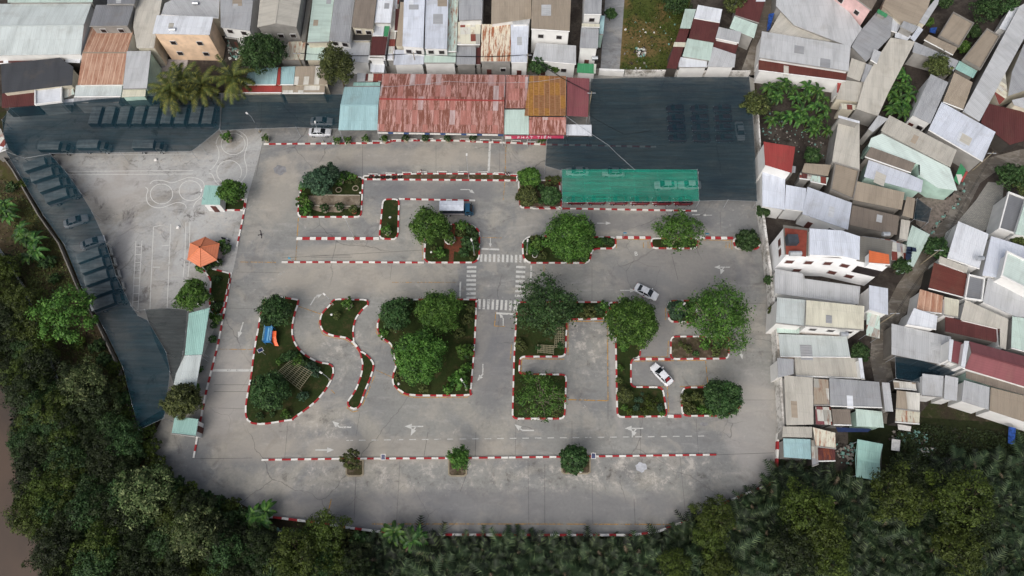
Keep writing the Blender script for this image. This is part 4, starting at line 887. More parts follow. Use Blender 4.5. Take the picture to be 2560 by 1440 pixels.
def tree(label, x, y, rpx, h, kind='bright', cat='tree', name='tree', nc=64, per=80, leaf=.2, lobes=.22, asp=.5, gap=0.0, flat=.3, bark=None, nl=7, reach=1.0, group=None, spiky=.5, rz=.8, trunk=None):
    """h = height of the crown centre over the ground"""
    _tn[0] += 1; s = _tn[0]; c = P(x, y, h); sc_ = (P(x + 10, y, h) - c).length / 10; Rr = rpx * sc_ * .9
    e = empty(name, (c.x, c.y, 0), label=label, cat=cat, group=group)
    me, C = crown_mesh('crown', s, Rr, min(Rr * rz, h * .92), LM[kind], nc, per, leaf, lobes, asp, gap, flat, spiky)
    o = bpy.data.objects.new('crown', me); col.objects.link(o); o.parent = e; o.location = (0, 0, h)
    b = MB(); limbs(b, C, random.Random(s), h, trunk or max(.08, Rr * .06), 0, nl, 0, reach)
    t_ = b.build('trunk', bark or m_bark, e, local=True); t_.location = (0, 0, h); return e
SP = dict(name='shrub', cat='shrub')
tree('rounded blue green tree in the upper left bed', 796, 455, 38, 3.6, 'blue', nc=80, asp=.6); tree('smaller blue green crown touching the rounded one, upper left bed', 822, 438, 30, 3.0, 'blue')
tree('lush mid green tree beside the ticket hut', 579, 480, 35, 3.6, 'bright', nc=70)
tree('vivid tree with feathery outline left of the box truck', 1072, 565, 47, 4.6, 'bright', nc=90, per=110, spiky=1.3, lobes=.3)
tree('clipped round tree at the end of the thin strip, upper of the pair', 1324, 445, 30, 2.6, 'bright', lobes=.05, nc=90, asp=.6, spiky=.1)
tree('clipped round tree below its twin, brighter and flowering', 1317, 491, 29, 2.2, 'olive', lobes=.06, nc=90, asp=.6, spiky=.1)
tree('clipped dark ball tree at the west end of the green canopy', 1378, 490, 27, 2.2, 'dark', lobes=.06, nc=90, asp=.6, spiky=.1)
tree('large full crowned tree over the rounded bed by the crossing', 1427, 596, 68, 5.0, 'bright', nc=150, per=110, lobes=.14)
tree('open forked tree between the two parking bays', 1695, 583, 60, 4.6, 'bright', nc=100, per=75, gap=.25, lobes=.35, spiky=1.2, bark=m_pbark, nl=12)
tree('low round shrub at the east end of the parking bays', 1869, 600, 32, 1.5, 'dark', **SP); tree('ivy like shrub hanging on the boundary wall by the net corner', 1908, 528, 17, 2.2, 'dark', **SP)
tree('dark tree at the top of the lawn with the slide', 686, 778, 43, 3.8, 'dark', nc=80, lobes=.3, spiky=1.0)
tree('rounded tree at the foot of the lawn with the slide', 676, 978, 50, 3.6, 'dark', nc=110, per=90, lobes=.16)
tree('left tree of the wooded centre bed', 990, 783, 42, 3.6, 'dark', nc=80, lobes=.25, spiky=1.0)
tree('narrow leaved tree at the top of the wooded centre bed', 1097, 780, 55, 4.6, 'bright', nc=120, per=110, asp=.25, leaf=.28, lobes=.25, spiky=1.1)
tree('huge round crown filling the middle of the wooded centre bed', 1047, 892, 69, 5.0, 'bright', nc=170, per=120, lobes=.13)
tree('sparse dark tree with pale limbs just southeast of the crossing', 1364, 766, 78, 5.5, 'dark', nc=130, per=95, gap=.12, lobes=.3, spiky=1.5, bark=m_pbark, nl=22, reach=1.1)
tree('bare branched tree with thin drooping foliage in the L shaped bed', 1352, 990, 66, 4.6, 'bright', nc=110, per=62, gap=.4, lobes=.35, spiky=1.6, bark=m_pbark, nl=30, reach=1.15, leaf=.16)
tree('bright dense tree south of the turning silver car', 1580, 805, 67, 5.0, 'bright', nc=160, per=115, lobes=.18, spiky=.7)
tree('widest sprawling tree with visible pale limbs, east side', 1795, 792, 84, 6.0, 'bright', nc=180, per=85, gap=.25, lobes=.34, spiky=1.3, bark=m_pbark, nl=26, reach=1.08)
tree('dark shrub tucked left of the sprawling tree', 1696, 777, 27, 1.6, 'blue', **SP)
tree('compact dark tree at the lower east corner bed', 1805, 994, 50, 3.6, 'dark', nc=100, per=100, lobes=.15)
tree('yellow green shrub at the corner of the vegetable bed', 1563, 988, 21, 1.3, 'olive', **SP)
tree('tree beside the gazebo lawn above the aqua canopy', 485, 737, 43, 3.8, 'bright', nc=90, per=90); tree('tree between the aqua canopy and the guard shed', 458, 1003, 47, 3.8, 'olive', nc=100, per=90)
tree('thin open tree in the leftmost planter of the bottom lane', 875, 1150, 29, 2.6, 'olive', gap=.35, lobes=.4, nc=50, per=50, bark=m_pbark, nl=12)
tree('upright narrow tree in the middle planter of the bottom lane', 1148, 1145, 28, 3.0, 'bright', nc=60, rz=1.3, spiky=1.2, asp=.3)
tree('round tree in the rightmost planter of the bottom lane', 1436, 1146, 38, 2.8, 'dark', nc=80, lobes=.2)
tree('dense street tree left of the cream lean-to', 655, 133, 58, 6.5, 'dark', nc=130, per=110, lobes=.2); tree('tall bushy street tree above the aqua hall', 844, 167, 47, 6.5, 'olive', nc=110, per=100, lobes=.3, rz=1.2)
for i, (x, y, r_, k, l) in enumerate(((1313, 158, 15, 'olive', 'yellowish street bush, left of three'), (1347, 164, 24, 'dark', 'darker street bush in the middle of three'), (1388, 167, 16, 'bright', 'small green street bush, right of three'), (1527, 34, 15, 'dark', 'bush against the lane wall at the top edge'),
   (1690, 6, 36, 'dark', 'dark thicket tree at the top of the vacant lot'), (1838, 8, 30, 'olive', 'olive tree between the white roof and the maroon roof, top edge'),
   (1888, 262, 36, 'olive', 'broad leafy tree overlapping the right corner of the big net'), (2345, 165, 34, 'olive', 'round fruit tree among the grey roofs, upper right'), (2353, 0, 28, 'dark', 'dark tree at the top edge right of the brown grey roof'),
   (2433, 80, 19, 'dark', 'small round tree between the two tan flat roofs'), (2408, 118, 17, 'bright', 'narrow hedge like tree below the small round one'), (2462, 28, 36, 'dark', 'largest of the mango trees near the top right corner'), (2510, 8, 34, 'dark', 'mango tree nearest the top right corner'),
   (2030, 388, 22, 'dark', 'dark shrub by the red painted roof'), (2340, 622, 34, 'dark', 'dark tree overhanging the curved alley by the mint roof'), (2525, 440, 38, 'dark', 'dark tree above the tiled courtyard'), (2556, 462, 26, 'olive', 'yellow green tree at the right edge by the courtyard'),
   (2255, 664, 22, 'dark', 'shrub beside the villa end'), (2150, 880, 24, 'dark', 'bush in the gap behind the pale bluish roof'), (1933, 775, 12, 'olive', 'narrow bush squeezed behind the white wall'), (2545, 600, 22, 'olive', 'leafy tree at the right margin between terraces'),
   (1922, 700, 12, 'dark', 'little shrub on the white wall beneath the villa'), (2322, 55, 12, 'bright', 'small bush beside the blue tarp'))):
    tree(l, x, y, r_, 3.0 if r_ > 20 else 2.0, k, nc=60, per=60, lobes=.28)
# garden shrubs and vegetable plants: low
def shrub_proto(kind, s):
    e = empty('shrub', (0, 0, 0)); me, C = crown_mesh('foliage', s, 1.0, .8, LM[kind], 22, 34, .16, .3, .6, .1, .1, .6)
    o = bpy.data.objects.new('foliage', me); col.objects.link(o); o.parent = e; o.location = (0, 0, .8); b = MB(); b.tube((0, 0, 0), (0, 0, .8), .06, .03); b.build('stem', m_bark, e); return e
shrub_p = {k: shrub_proto(k, i + 500) for i, k in enumerate(('bright', 'dark', 'olive', 'blue', 'lime'))}; used = set()
def put(protos, key, x, y, scale, rz=0, z=0, label=None, cat=None, group=None, hh=.5):
    e = protos[key]
    if (id(protos), key) in used: e = copy_tree(e)
    used.add((id(protos), key)); p = P(x, y, hh * scale); e.location = (p.x, p.y, z); e.scale = (scale,) * 3; e.rotation_euler = (0, 0, rz); tag(e, label, cat, group); return e
prn = random.Random(3)
def shrubs(label, group, pts, kinds='bright dark olive', lo=.6, hi=1.0, cat='shrub'):
    kk = kinds.split()
    for x, y, *s in pts: put(shrub_p, prn.choice(kk), x, y, s[0] if s else prn.uniform(lo, hi), prn.uniform(0, 6), .1, label, cat, group, .7)
shrubs('leafy shrub growing in the east half of the wooded centre bed', 'shrubs in the wooded centre bed', [(1160, 880, 1.5), (1148, 948, 1.7), (1170, 800, 1.0), (1175, 770, .9), (1120, 975, .9), (1020, 760, 1.0), (960, 835, .9), (1000, 940, .9), (1150, 835, 1.0), (1060, 970, .8), (1165, 920, .9), (985, 825, .7)])
shrubs('small shrub in the lower corner of the lawn with the slide', 'shrubs on the slide lawn', [(715, 895, .9), (730, 893, 1.2), (745, 905, 1.2), (762, 912, 1.0), (775, 920, 1.0), (700, 905, .7), (790, 930, 1.0), (758, 992, .9), (715, 1035, .8), (682, 1035, .5), (650, 1040, .7)], 'dark blue bright')
shrubs('vegetable plant in the bed west of the narrow parking slot', 'vegetable plants in rows', [(1600, 1000, .5), (1625, 1012, .9), (1610, 1030, .8), (1590, 1020, .6), (1650, 1020, .6), (1640, 1000, .4), (1575, 1030, .6), (1605, 985, .3), (1655, 1035, .5), (1620, 995, .5), (1560, 1020, .6), (1590, 1000, .4)], 'bright blue lime')
shrubs('leafy plant in the bed of the low dark tree', 'plants in the lower east corner bed', [(1715, 1000, 1.0), (1730, 1020, .8), (1740, 990, .9), (1720, 1030, .7), (1755, 1025, .8), (1760, 1000, 1.0), (1775, 1030, .7)])
shrubs('low bush in the north arm of the L shaped bed', 'bushes along the L shaped bed', [(1430, 775, 1.2), (1450, 772, 1.0), (1475, 778, 1.2), (1495, 775, 1.1), (1508, 768, 1.0), (1460, 788, .8), (1300, 860, .9), (1310, 870, .7), (1345, 870, .6), (1400, 865, .7), (1320, 945, 1.0), (1300, 1000, 1.0), (1390, 1030, .8)], 'dark olive bright')
shrubs('bush at the west end of the rounded bed by the crossing', 'bushes in the rounded bed', [(1345, 612, 1.4), (1338, 600, .9), (1325, 625, .9), (1358, 642, .8), (1318, 610, .8), (1340, 632, .7), (1495, 608, 1.0), (1510, 605, .9), (1525, 606, .8)], 'bright olive dark')
shrubs('bush in the bed with brick paths', 'bushes around the brick paths', [(1155, 568, 1.2), (1175, 575, 1.0), (1150, 585, .9), (1180, 612, 1.4), (1165, 605, 1.1), (1158, 632, 1.0), (1181, 648, .5), (1100, 635, 1.1), (1085, 625, .6), (1120, 572, .9), (1190, 590, .8)], 'bright dark olive')
shrubs('plant along the west kerb behind the aqua canopy', 'plants behind the west kerb', [(542, 770, .9), (533, 790, .8), (545, 800, .9), (537, 815, .7), (535, 850, .8), (540, 700, .8), (555, 612, 1.0), (568, 622, 1.1), (545, 660, .9), (520, 665, 1.0), (505, 672, 1.0), (490, 972, .9), (500, 925, .6), (548, 765, .7)], 'bright dark')
shrubs('weedy bush near the trailing plants under the sprawling tree', 'weeds under the sprawling tree', [(1720, 872, .8), (1760, 865, .9), (1790, 880, .9), (1740, 885, .6), (1800, 865, 1.0), (1700, 860, .5), (1558, 870, .8), (1550, 920, .6), (1548, 950, .6), (1600, 868, .6)], 'olive dark bright')
shrubs('bush on the upper left garden bed', 'bushes in the upper left bed', [(860, 442, 1.1), (880, 445, 1.0), (875, 455, .8), (760, 502, 1.3), (768, 525, 1.2), (775, 517, .9), (756, 470, .8), (895, 455, .6), (847, 460, .5), (1375, 455, 1.0), (1352, 470, .8), (1350, 505, .8), (1390, 450, .9), (870, 760, .8), (845, 790, .7)], 'dark olive bright')
shrubs('bush on the bank outside the striped walls at the lower left', 'bushes on the southwest bank', [(372, 1075, 1.3), (380, 1120, 1.4), (392, 1160, 1.5), (418, 1190, 1.4), (445, 1210, 1.5), (480, 1232, 1.6), (515, 1245, 1.5), (550, 1258, 1.4), (580, 1272, 1.5), (600, 1290, 1.5), (345, 1100, 1.6), (350, 1140, 1.6), (450, 1240, 1.7), (520, 1275, 1.6), (620, 1300, 1.3), (300, 960, 1.4), (290, 920, 1.2), (312, 1000, 1.5), (325, 1040, 1.5), (245, 870, 1.4), (262, 900, 1.3), (720, 1355, 1.7), (860, 1345, 1.6), (900, 1350, 1.6), (760, 1350, 1.5), (200, 860, 1.2), (35, 470, 1.2), (120, 660, 1.5), (60, 460, .9), (140, 700, 1.1)], 'dark olive lime')
# potted plants
m_pot = M('glazed_pot', rgb(180, 170, 150), .6); m_pot2 = M('clay_pot', rgb(142, 84, 62), .7)
def pot_proto(kind, s, pm):
    e = empty('potted_plant', (0, 0, 0)); b = MB(); b.lathe([(.0, 0), (.34, 0), (.46, .42), (.5, .42), (.5, .5), (.4, .48), (0, .46)], 12); b.build('pot', pm, e, smooth=False)
    me, C = crown_mesh('foliage', s, .72, .62, LM[kind], 20, 34, .13, .3, .6, .0, .2, .6); o = bpy.data.objects.new('foliage', me); col.objects.link(o); o.parent = e; o.location = (0, 0, 1.1)
    b = MB(); b.tube((0, 0, .4), (0, 0, 1.2), .05, .03); b.build('stem', m_bark, e); return e
pot_p = {'a': pot_proto('bright', 610, m_pot), 'b': pot_proto('dark', 611, m_pot), 'c': pot_proto('olive', 612, m_pot2)}
for x, y in ((665, 346), (843, 351), (870, 350), (915, 347), (960, 348), (1014, 346), (1062, 346), (1119, 346), (1182, 345), (1355, 350)):
    put(pot_p, prn.choice('ab'), x, y, 1.0, prn.random() * 6, 0, 'round bush in a pot lined up before the restaurant', 'potted plant', 'potted bushes before the restaurant', 1)
for x, y in ((811, 522), (849, 519), (884, 525)): put(pot_p, 'b' if x < 880 else 'c', x, y, 1.15, 1, .12, 'potted bush on the bare strip of the upper left bed', 'potted plant', 'potted bushes on the upper left bed', 1)
for x, y, l in ((568, 343, 'small potted bush inside the upper riding circle'), (967, 576, 'bush in a white ring pot at the foot of the narrow grass bed'), (870, 760, 'dark bush in a ring pot at the top of the pear shaped lawn'), (1125, 598, 'broad planter bush at the centre of the brick paths'), (850, 447, 'bush in a pale ring pot on the upper left bed')):
    put(pot_p, 'a', x, y, 1.4, 1, .1, l, 'potted plant', None, 1)
# banana plants
def banana_mesh(s, n=9, L=2.3):
    rng = random.Random(s); F = []; vs = []
    for i in range(n):
        az = i * 2 * pi / n + rng.uniform(-.3, .3); el = rng.uniform(.5, 1.1); ll = L * rng.uniform(.75, 1.15); p = Vector((0, 0, 0)); W = .3
        d = Vector((math.cos(az), math.sin(az), 0)); s_ = Vector((-d.y, d.x, 0)); prev = None; seg = 6
        for k in range(seg + 1):
            u = k / seg; e_ = el - u * 1.7; wv = W * math.sin(math.pi * min(1, u * .85 + .12)) ** .6 if u < 1 else .03
            if prev is not None: p = p + (d * math.cos(e_) + Vector((0, 0, math.sin(e_)))) * ll / seg
            fold = Vector((0, 0, wv * .35)); cur = (p - s_ * wv + fold, p.copy(), p + s_ * wv + fold)
            if prev: 
                F.append([prev[0], prev[1], cur[1], cur[0]]); F.append([prev[1], prev[2], cur[2], cur[1]]); vs += [i % 5 / 4] * 2
            prev = cur
    return np_mesh('leaves', np.array([[list(q) for q in f] for f in F]), 4, np.array(vs), LM['banana'])
def banana_proto(s):
    e = empty('banana_plant', (0, 0, 0)); o = bpy.data.objects.new('leaves', banana_mesh(s)); col.objects.link(o); o.parent = e; o.location = (0, 0, 2.3)
    b = MB(); b.tube((0, 0, 0), (0, 0, 2.4), .16, .1, 8); b.build('stem', M('banana_stem', rgb(96, 104, 60), .7), e); return e
ban = {i: banana_proto(i + 7) for i in range(3)}
def bananas(label, group, pts, lo=.8, hi=1.15):
    for x, y in pts: put(ban, prn.randrange(3), x, y, prn.uniform(lo, hi), prn.random() * 6, 0, label, 'banana plant', group, 2.6)
bananas('banana plant in the grove beside the big net', 'banana plants in the grove by the big net', [(1935, 230), (1965, 205), (1985, 222), (2020, 215), (2045, 225), (2060, 245), (2065, 270), (2040, 262), (2015, 240), (1990, 245), (1958, 215), (1925, 215), (1975, 290), (2000, 295), (2025, 300), (2045, 310), (2060, 290), (1950, 285), (1930, 300), (2035, 325), (1945, 240), (2005, 275), (2070, 325), (1920, 245)])
bananas('banana plant between the grey roofs, upper right', 'banana plants between the roofs', [(2250, 170), (2262, 190), (2245, 215), (2265, 215), (2275, 235), (2240, 240), (2255, 255), (2270, 265), (2225, 225), (2258, 280), (2235, 270)])
bananas('banana plant on the west verge outside the netted bays', 'banana plants on the west verge', [(10, 510), (18, 540), (50, 570), (62, 590), (45, 585), (80, 600), (72, 640), (85, 625), (5, 525)], .8, 1.25)
bananas('banana plant by the riverside wall at the bottom', 'banana plants by the low wall', [(633, 1288), (650, 1300), (985, 1330), (1045, 1345), (660, 1278), (1030, 1350)], .9, 1.3)
# palms
def frond(F, vs, base, az, L, el, droop, nl, ll, wd, v, rng, twist=.9):
    d = Vector((math.cos(az), math.sin(az), 0)); s_ = Vector((-d.y, d.x, 0)); p = base.copy(); seg = nl
    for k in range(seg):
        u = k / seg; e_ = el - droop * u; t_ = d * math.cos(e_) + Vector((0, 0, math.sin(e_))); q = p + t_ * L / seg
        l_ = ll * (math.sin(math.pi * min(1, .12 + u * .82)) ** .5); 
        for sg in (-1, 1):
            dr = (s_ * sg * twist + t_ * .75 + Vector((0, 0, -.25 + rng.uniform(-.12, .12)))).normalized() * l_ * rng.uniform(.8, 1.1)
            F.append([p, p + t_ * wd, p + dr]); vs.append(v)
        F.append([p - s_ * .03, q - s_ * .02, q + s_ * .02]); vs.append(min(1, v + .3)); p = q
def palm_mesh(name, s, n, L, el0, el1, droop, nl, ll, wd, mat):
    rng = random.Random(s); F = []; vs = []
    for i in range(n):
        u = i / n; frond(F, vs, Vector((rng.uniform(-.2, .2), rng.uniform(-.2, .2), 0)), i * 2.4 + rng.uniform(-.3, .3), L * rng.uniform(.7, 1.15), el0 + (el1 - el0) * u, droop * rng.uniform(.7, 1.3), nl, ll, wd, rng.random(), rng)
    return np_mesh(name, np.array([[list(q) for q in f] for f in F]), 3, np.array(vs), mat)
for x, y, l in ((428, 228, 'leftmost coconut palm with fronds over the dark net'), (505, 215, 'largest coconut palm in front of the peach house'), (585, 195, 'rightmost coconut palm beside the dark street tree'), (455, 200, 'shaded coconut palm behind the largest one')):
    c = P(x, y, 6); e = empty('coconut_palm', (c.x, c.y, 0), label=l, cat='palm tree'); o = bpy.data.objects.new('crown', palm_mesh('crown', x, 26, 5.3, 1.2, -.35, 1.25, 22, 1.15, .26, LM['coco'])); col.objects.link(o); o.parent = e; o.location = (0, 0, 6)
    b = MB(); b.path([(0, 0, 0), (.2, .1, 2), (.15, .1, 4.2), (0, 0, 6)], .16, 8); b.build('trunk', m_pbark, e, local=True)
def nipa_proto(s):
    e = empty('nipa_palm', (0, 0, 0)); o = bpy.data.objects.new('fronds', palm_mesh('fronds', s, 12, 4.8, 1.35, .45, 1.1, 15, 1.15, .3, LM['palm'])); col.objects.link(o); o.parent = e; o.location = (0, 0, .3)
    F = []; vs = []; rng = random.Random(s)
    for i in range(1): frond(F, vs, Vector((0, 0, 1.5)), rng.random() * 6, 1.5, 1.0, 1.2, 9, .5, .12, .7, rng)
    o = bpy.data.objects.new('dry_frond', np_mesh('dry_frond', np.array([[list(q) for q in f] for f in F]), 3, np.array(vs), LM['dry'])); col.objects.link(o); o.parent = e; return e
nipa = {i: nipa_proto(i + 70) for i in range(5)}
def inside(x, y, poly):
    c = False; n = len(poly)
    for i in range(n):
        (x0, y0), (x1, y1) = poly[i], poly[i - 1]
        if (y0 > y) != (y1 > y) and x < (x1 - x0) * (y - y0) / (y1 - y0) + x0: c = not c
    return c
def poisson(poly, dmin, seed, tries=6000):
    poly = px(poly) if isinstance(poly, str) else poly; r_ = random.Random(seed); xs = [p[0] for p in poly]; ys = [p[1] for p in poly]; out = []
    for _ in range(tries):
        x, y = r_.uniform(min(xs), max(xs)), r_.uniform(min(ys), max(ys))
        if inside(x, y, poly) and all((x - a) ** 2 + (y - b_) ** 2 > dmin * dmin for a, b_ in out): out.append((x, y))
    return out
pal = poisson('930,1372 1090,1378 1590,1378 1660,1368 1770,1320 1890,1268 1945,1215 1970,1170 2030,1190 2130,1230 2240,1235 2400,1160 2580,1140 2600,1480 900,1480 900,1385', 25, 4)
pal = pal[:290]
for x, y in pal: put(nipa, prn.randrange(5), x, y, prn.uniform(.8, 1.15), prn.random() * 6, 0, 'dark nipa palm clump in the swamp below the yard', 'palm', 'nipa palms in the swamp', 1.5)
# riverside wood: crowns that can be told apart, from shared shapes
def wood_proto(kind, s, **k):
    e = empty('riverside_tree', (0, 0, 0)); me, C = crown_mesh('crown', s, 1.0 * 3.3, 2.7, LM[kind], k.get('nc', 60), k.get('per', 110), k.get('leaf', .155), .3, .5, .05, .25, .6)
    o = bpy.data.objects.new('crown', me); col.objects.link(o); o.parent = e; o.location = (0, 0, 4.6); b = MB(); limbs(b, C, random.Random(s), 4.6, .2, 0, 6); t_ = b.build('trunk', m_bark, e, local=True); t_.location = (0, 0, 4.6); return e
wood = {('grove', 0): wood_proto('grove', 801), ('grove', 1): wood_proto('grove', 802), ('lime', 0): wood_proto('lime', 803), ('lime', 1): wood_proto('lime', 804), ('dark', 0): wood_proto('dark', 805), ('flower', 0): wood_proto('flower', 806), ('bright', 0): wood_proto('bright', 807)}
W1 = poisson('-60,635 8,648 60,745 98,855 132,965 175,1075 235,1225 280,1440 140,1500 128,1340 58,1280 68,1180 52,1080 75,1010 42,950 -60,890', 38, 9)
W2 = poisson('170,950 225,955 272,1050 315,1100 345,1180 420,1245 520,1285 590,1330 690,1365 800,1375 895,1400 895,1500 290,1500 285,1320 250,1200', 36, 10)
for x, y in W1: put(wood, prn.choice([('grove', 0), ('grove', 1), ('grove', 0), ('lime', 0), ('lime', 1), ('dark', 0)]), x, y, prn.uniform(.65, 1.05), prn.random() * 6, 0, 'dark crowned tree in the wood between the river and the thin fence', 'tree', 'trees of the riverside wood', 5)
for x, y in W2: put(wood, prn.choice([('grove', 1), ('grove', 0), ('lime', 1), ('grove', 0), ('dark', 0)]), x, y, prn.uniform(.55, .95), prn.random() * 6, 0, 'tree in the thicket between the thin fence and the yard corner', 'tree', 'trees of the southwest thicket', 4.5)
for x, y, s, k, l in ((168, 785, 1.45, ('bright', 0), 'large light green tree outside the diagonal netted bays'), (215, 960, 1.1, ('flower', 0), 'pale topped tree near the lower end of the diagonal net'), (362, 1228, 1.25, ('flower', 0), 'pale flowering tree at the southwest corner of the yard'), (487, 1330, 1.15, ('flower', 0), 'second pale flowering tree below the southwest corner'),
   (1785, 1295, .95, ('lime', 0), 'lime green tree leaning over the slanting low wall'), (1775, 1345, .8, ('lime', 1), 'lime green tree just below the one at the slanting wall'), (1690, 1415, .75, ('lime', 0), 'lime tree standing among the palms at the bottom edge, left'), (1795, 1415, .75, ('lime', 1), 'lime tree standing among the palms at the bottom edge, right'),
   (2010, 1275, 1.2, ('lime', 0), 'olive tree in the swamp under the pale blue roof'), (2050, 1325, 1.2, ('lime', 1), 'widest olive tree in the swamp'), (1985, 1375, 1.1, ('grove', 0), 'dull olive tree at the bottom edge of the swamp'), (2070, 1385, 1.0, ('lime', 0), 'small olive tree at the bottom right swamp edge'),
   (2245, 1240, 1.3, ('lime', 1), 'olive tree below the teal hut'), (2400, 1250, 1.4, ('lime', 0), 'spreading olive tree near the right edge of the swamp'), (2430, 1300, 1.1, ('grove', 1), 'darker neighbour of the spreading olive tree'), (2400, 1375, 1.2, ('lime', 1), 'olive tree near the bottom right corner'), (2280, 1180, .9, ('grove', 0), 'dark tree at the border of the green workyard'), (815, 1330, 1.0, ('lime', 1), 'olive tree over the striped wall at the bottom left'), (740, 1395, 1.2, ('lime', 0), 'broad lime tree at the bottom edge, left of the palms')):
    put(wood, k, x, y, s, prn.random() * 6, 0, l, 'tree', None, 5)
for p_ in (shrub_p, wood, nipa, ban, pot_p):
    for k_, e_ in p_.items():
        if (id(p_), k_) not in used:
            for ch in list(e_.children): bpy.data.objects.remove(ch)
            bpy.data.objects.remove(e_)
# ground cover nobody could count
def cover(name, label, polys, n, size, kinds, seed, zmax=.35):
    rng = np.random.default_rng(seed); r_ = random.Random(seed); pts = []
    for poly in polys:
        q = [P(x, y, 0) for x, y in px(poly)]; q2 = [(v.x, v.y) for v in q]; xs = [v[0] for v in q2]; ys = [v[1] for v in q2]; k = 0
        while k < n // len(polys):
            x, y = r_.uniform(min(xs), max(xs)), r_.uniform(min(ys), max(ys))
            if inside(x, y, q2): pts.append((x, y)); k += 1
    n = len(pts); c = np.array([(x, y, 0) for x, y in pts]); nz = (np.sin(c[:, 0] * .35 + seed) + np.sin(c[:, 1] * .41) + np.sin((c[:, 0] + c[:, 1]) * .9)) / 3
    keep = rng.random(n) < (.55 + .5 * nz); c = c[keep]; nz = nz[keep]; n = len(c); c[:, 2] = rng.uniform(.1, zmax, n) + np.maximum(nz, 0) * zmax
    v = np.clip(.5 + nz * .4 + rng.normal(0, .15, n), 0, 1); q = leaves(rng, c, unit(rng.normal(0, .5, (n, 3)) + np.array([0, 0, 1.0])), size, .5)
    o = bpy.data.objects.new(name, np_mesh(name, q, 4, v, LM[kinds])); col.objects.link(o); tag(o, label, 'ground cover', None, 'stuff')
cover('undergrowth', 'tangled undergrowth on the riverbank and in the thicket', ['-60,620 30,640 75,740 110,850 150,960 200,1080 260,1230 330,1180 390,1190 470,1250 600,1300 700,1350 900,1390 900,1500 120,1500 105,1340 30,1290 45,1180 30,1000 -60,900'], 50000, .3, 'muck', 31, .6)
cover('grass', 'patchy grass on the west verge outside the nets', ['-20,420 45,470 120,570 190,690 215,800 260,850 290,930 320,1080 380,1180 300,1200 200,1020 130,850 60,690 -20,560'], 22000, .16, 'olive', 32, .25)
cover('weeds', 'weeds and grass over the vacant lot by the lane', ['1575,-40 1740,-40 1722,10 1698,75 1666,150 1668,182 1552,186'], 9000, .17, 'lime', 33, .25)
cover('swamp_undergrowth', 'dark undergrowth between the swamp palms', ['900,1360 1580,1362 1700,1330 1900,1235 1960,1165 2140,1225 2240,1190 2600,1150 2600,1500 900,1500'], 26000, .35, 'muck', 34, .5)
cover('yard_weeds', 'creeping weeds over the green workyard', ['2310,1060 2560,1085 2600,1180 2400,1190 2215,1190 2240,1080'], 7000, .2, 'grove', 35, .35)
# ------------------------------------------------------------------ shade nets on posts
n_dark = net_mat('dark_shade_net', rgb(22, 45, 54), .29, rgb(19, 38, 50)); n_green = net_mat('green_shade_net', rgb(26, 122, 102), .36, rgb(14, 112, 96)); n_grey = net_mat('grey_shade_net', rgb(52, 57, 58), .25)
n_big = net_mat('big_dark_shade_net', rgb(32, 48, 55), .23, rgb(22, 42, 54))
def net(label, pts, z, mat, posts=None, sag=.12, cable=True):
    q = px(pts); p = [P(x, y, z) for x, y in q]; c = sum(p, Vector()) / len(p)
    e = empty('shade_canopy', (c.x, c.y, 0), label=label, cat='canopy')
    import bmesh
    bm = bmesh.new(); vs = [bm.verts.new(v - Vector((c.x, c.y, 0))) for v in p]; f = bm.faces.new(vs)
    bmesh.ops.triangulate(bm, faces=[f])
    for _ in range(12):
        lg = [x for x in bm.edges if x.calc_length() > 3.2]
        if not lg: break
        bmesh.ops.subdivide_edges(bm, edges=lg, cuts=1); bmesh.ops.triangulate(bm, faces=[f for f in bm.faces if len(f.verts) > 3])
    for v in bm.verts:
        if not v.is_boundary: v.co.z += sag * (math.sin(v.co.x * .8) * math.cos(v.co.y * .55) + .5 * math.sin(v.co.x * .3 + v.co.y * 1.3)) - sag
    me = bpy.data.meshes.new('net'); bm.to_mesh(me); bm.free(); me.materials.append(mat)
    for pl in me.polygons: pl.use_smooth = True
    o = bpy.data.objects.new('net', me); col.objects.link(o); o.parent = e
    for x, y in (px(posts) if posts else q):
        v = P(x, y, z); b = MB(); b.tube((v.x, v.y, 0), (v.x, v.y, z + .15), .045); b.build('post', m_metal, e)
    if cable:
        b = MB(); r_ = p + [p[0]]
        for a, d in zip(r_, r_[1:]): b.path([a.lerp(d, k / 4) - Vector((0, 0, .0 if k in (0, 4) else .05)) for k in range(5)], .02, 4)
        b.build('edge_cable', m_metal, e)
    return e
net('long dark net over the truck bays along the north west side', '25,270 150,258 250,247 372,240 552,234 549,322 500,362 478,378 300,381 125,384 60,395 15,378 5,300', 3.4, n_dark)
net('diagonal dark net over the west row of trucks and cars', '15,380 62,396 125,386 165,430 200,480 230,530 262,600 290,690 328,765 345,790 368,800 415,880 425,930 410,1045 347,1074 330,1010 308,920 260,820 205,720 160,610 110,540 45,430', 3.3, n_dark)
net('dark net strip left of the aqua hall, over two cars', '556,244 605,238 700,236 862,236 852,290 846,322 740,318 640,321 550,326', 3.2, n_dark)
net('huge dark net over the car park at the upper right', '1478,197 1660,193 1873,192 1882,290 1893,503 1820,500 1748,502 1746,430 1560,430 1402,426 1363,414 1368,344 1480,341 1474,292', 3.0, n_big)
net('bright green canopy over the row of red cars', '1405,424 1570,423 1743,424 1748,503 1580,504 1406,506', 3.25, n_green, sag=.08)
net('grey net triangle between the diagonal net and the aqua canopy', '362,774 420,770 468,776 464,830 458,880 436,965 424,930 388,855', 3.0, n_grey)
net('small dark net beside the curved alley', '2293,496 2328,522 2320,556 2285,548', 3.0, n_dark)
net('dark blue net spread between the pale roof and the workyard', '2238,892 2300,900 2390,928 2385,935 2305,960 2296,955 2240,946', 3.2, n_dark)
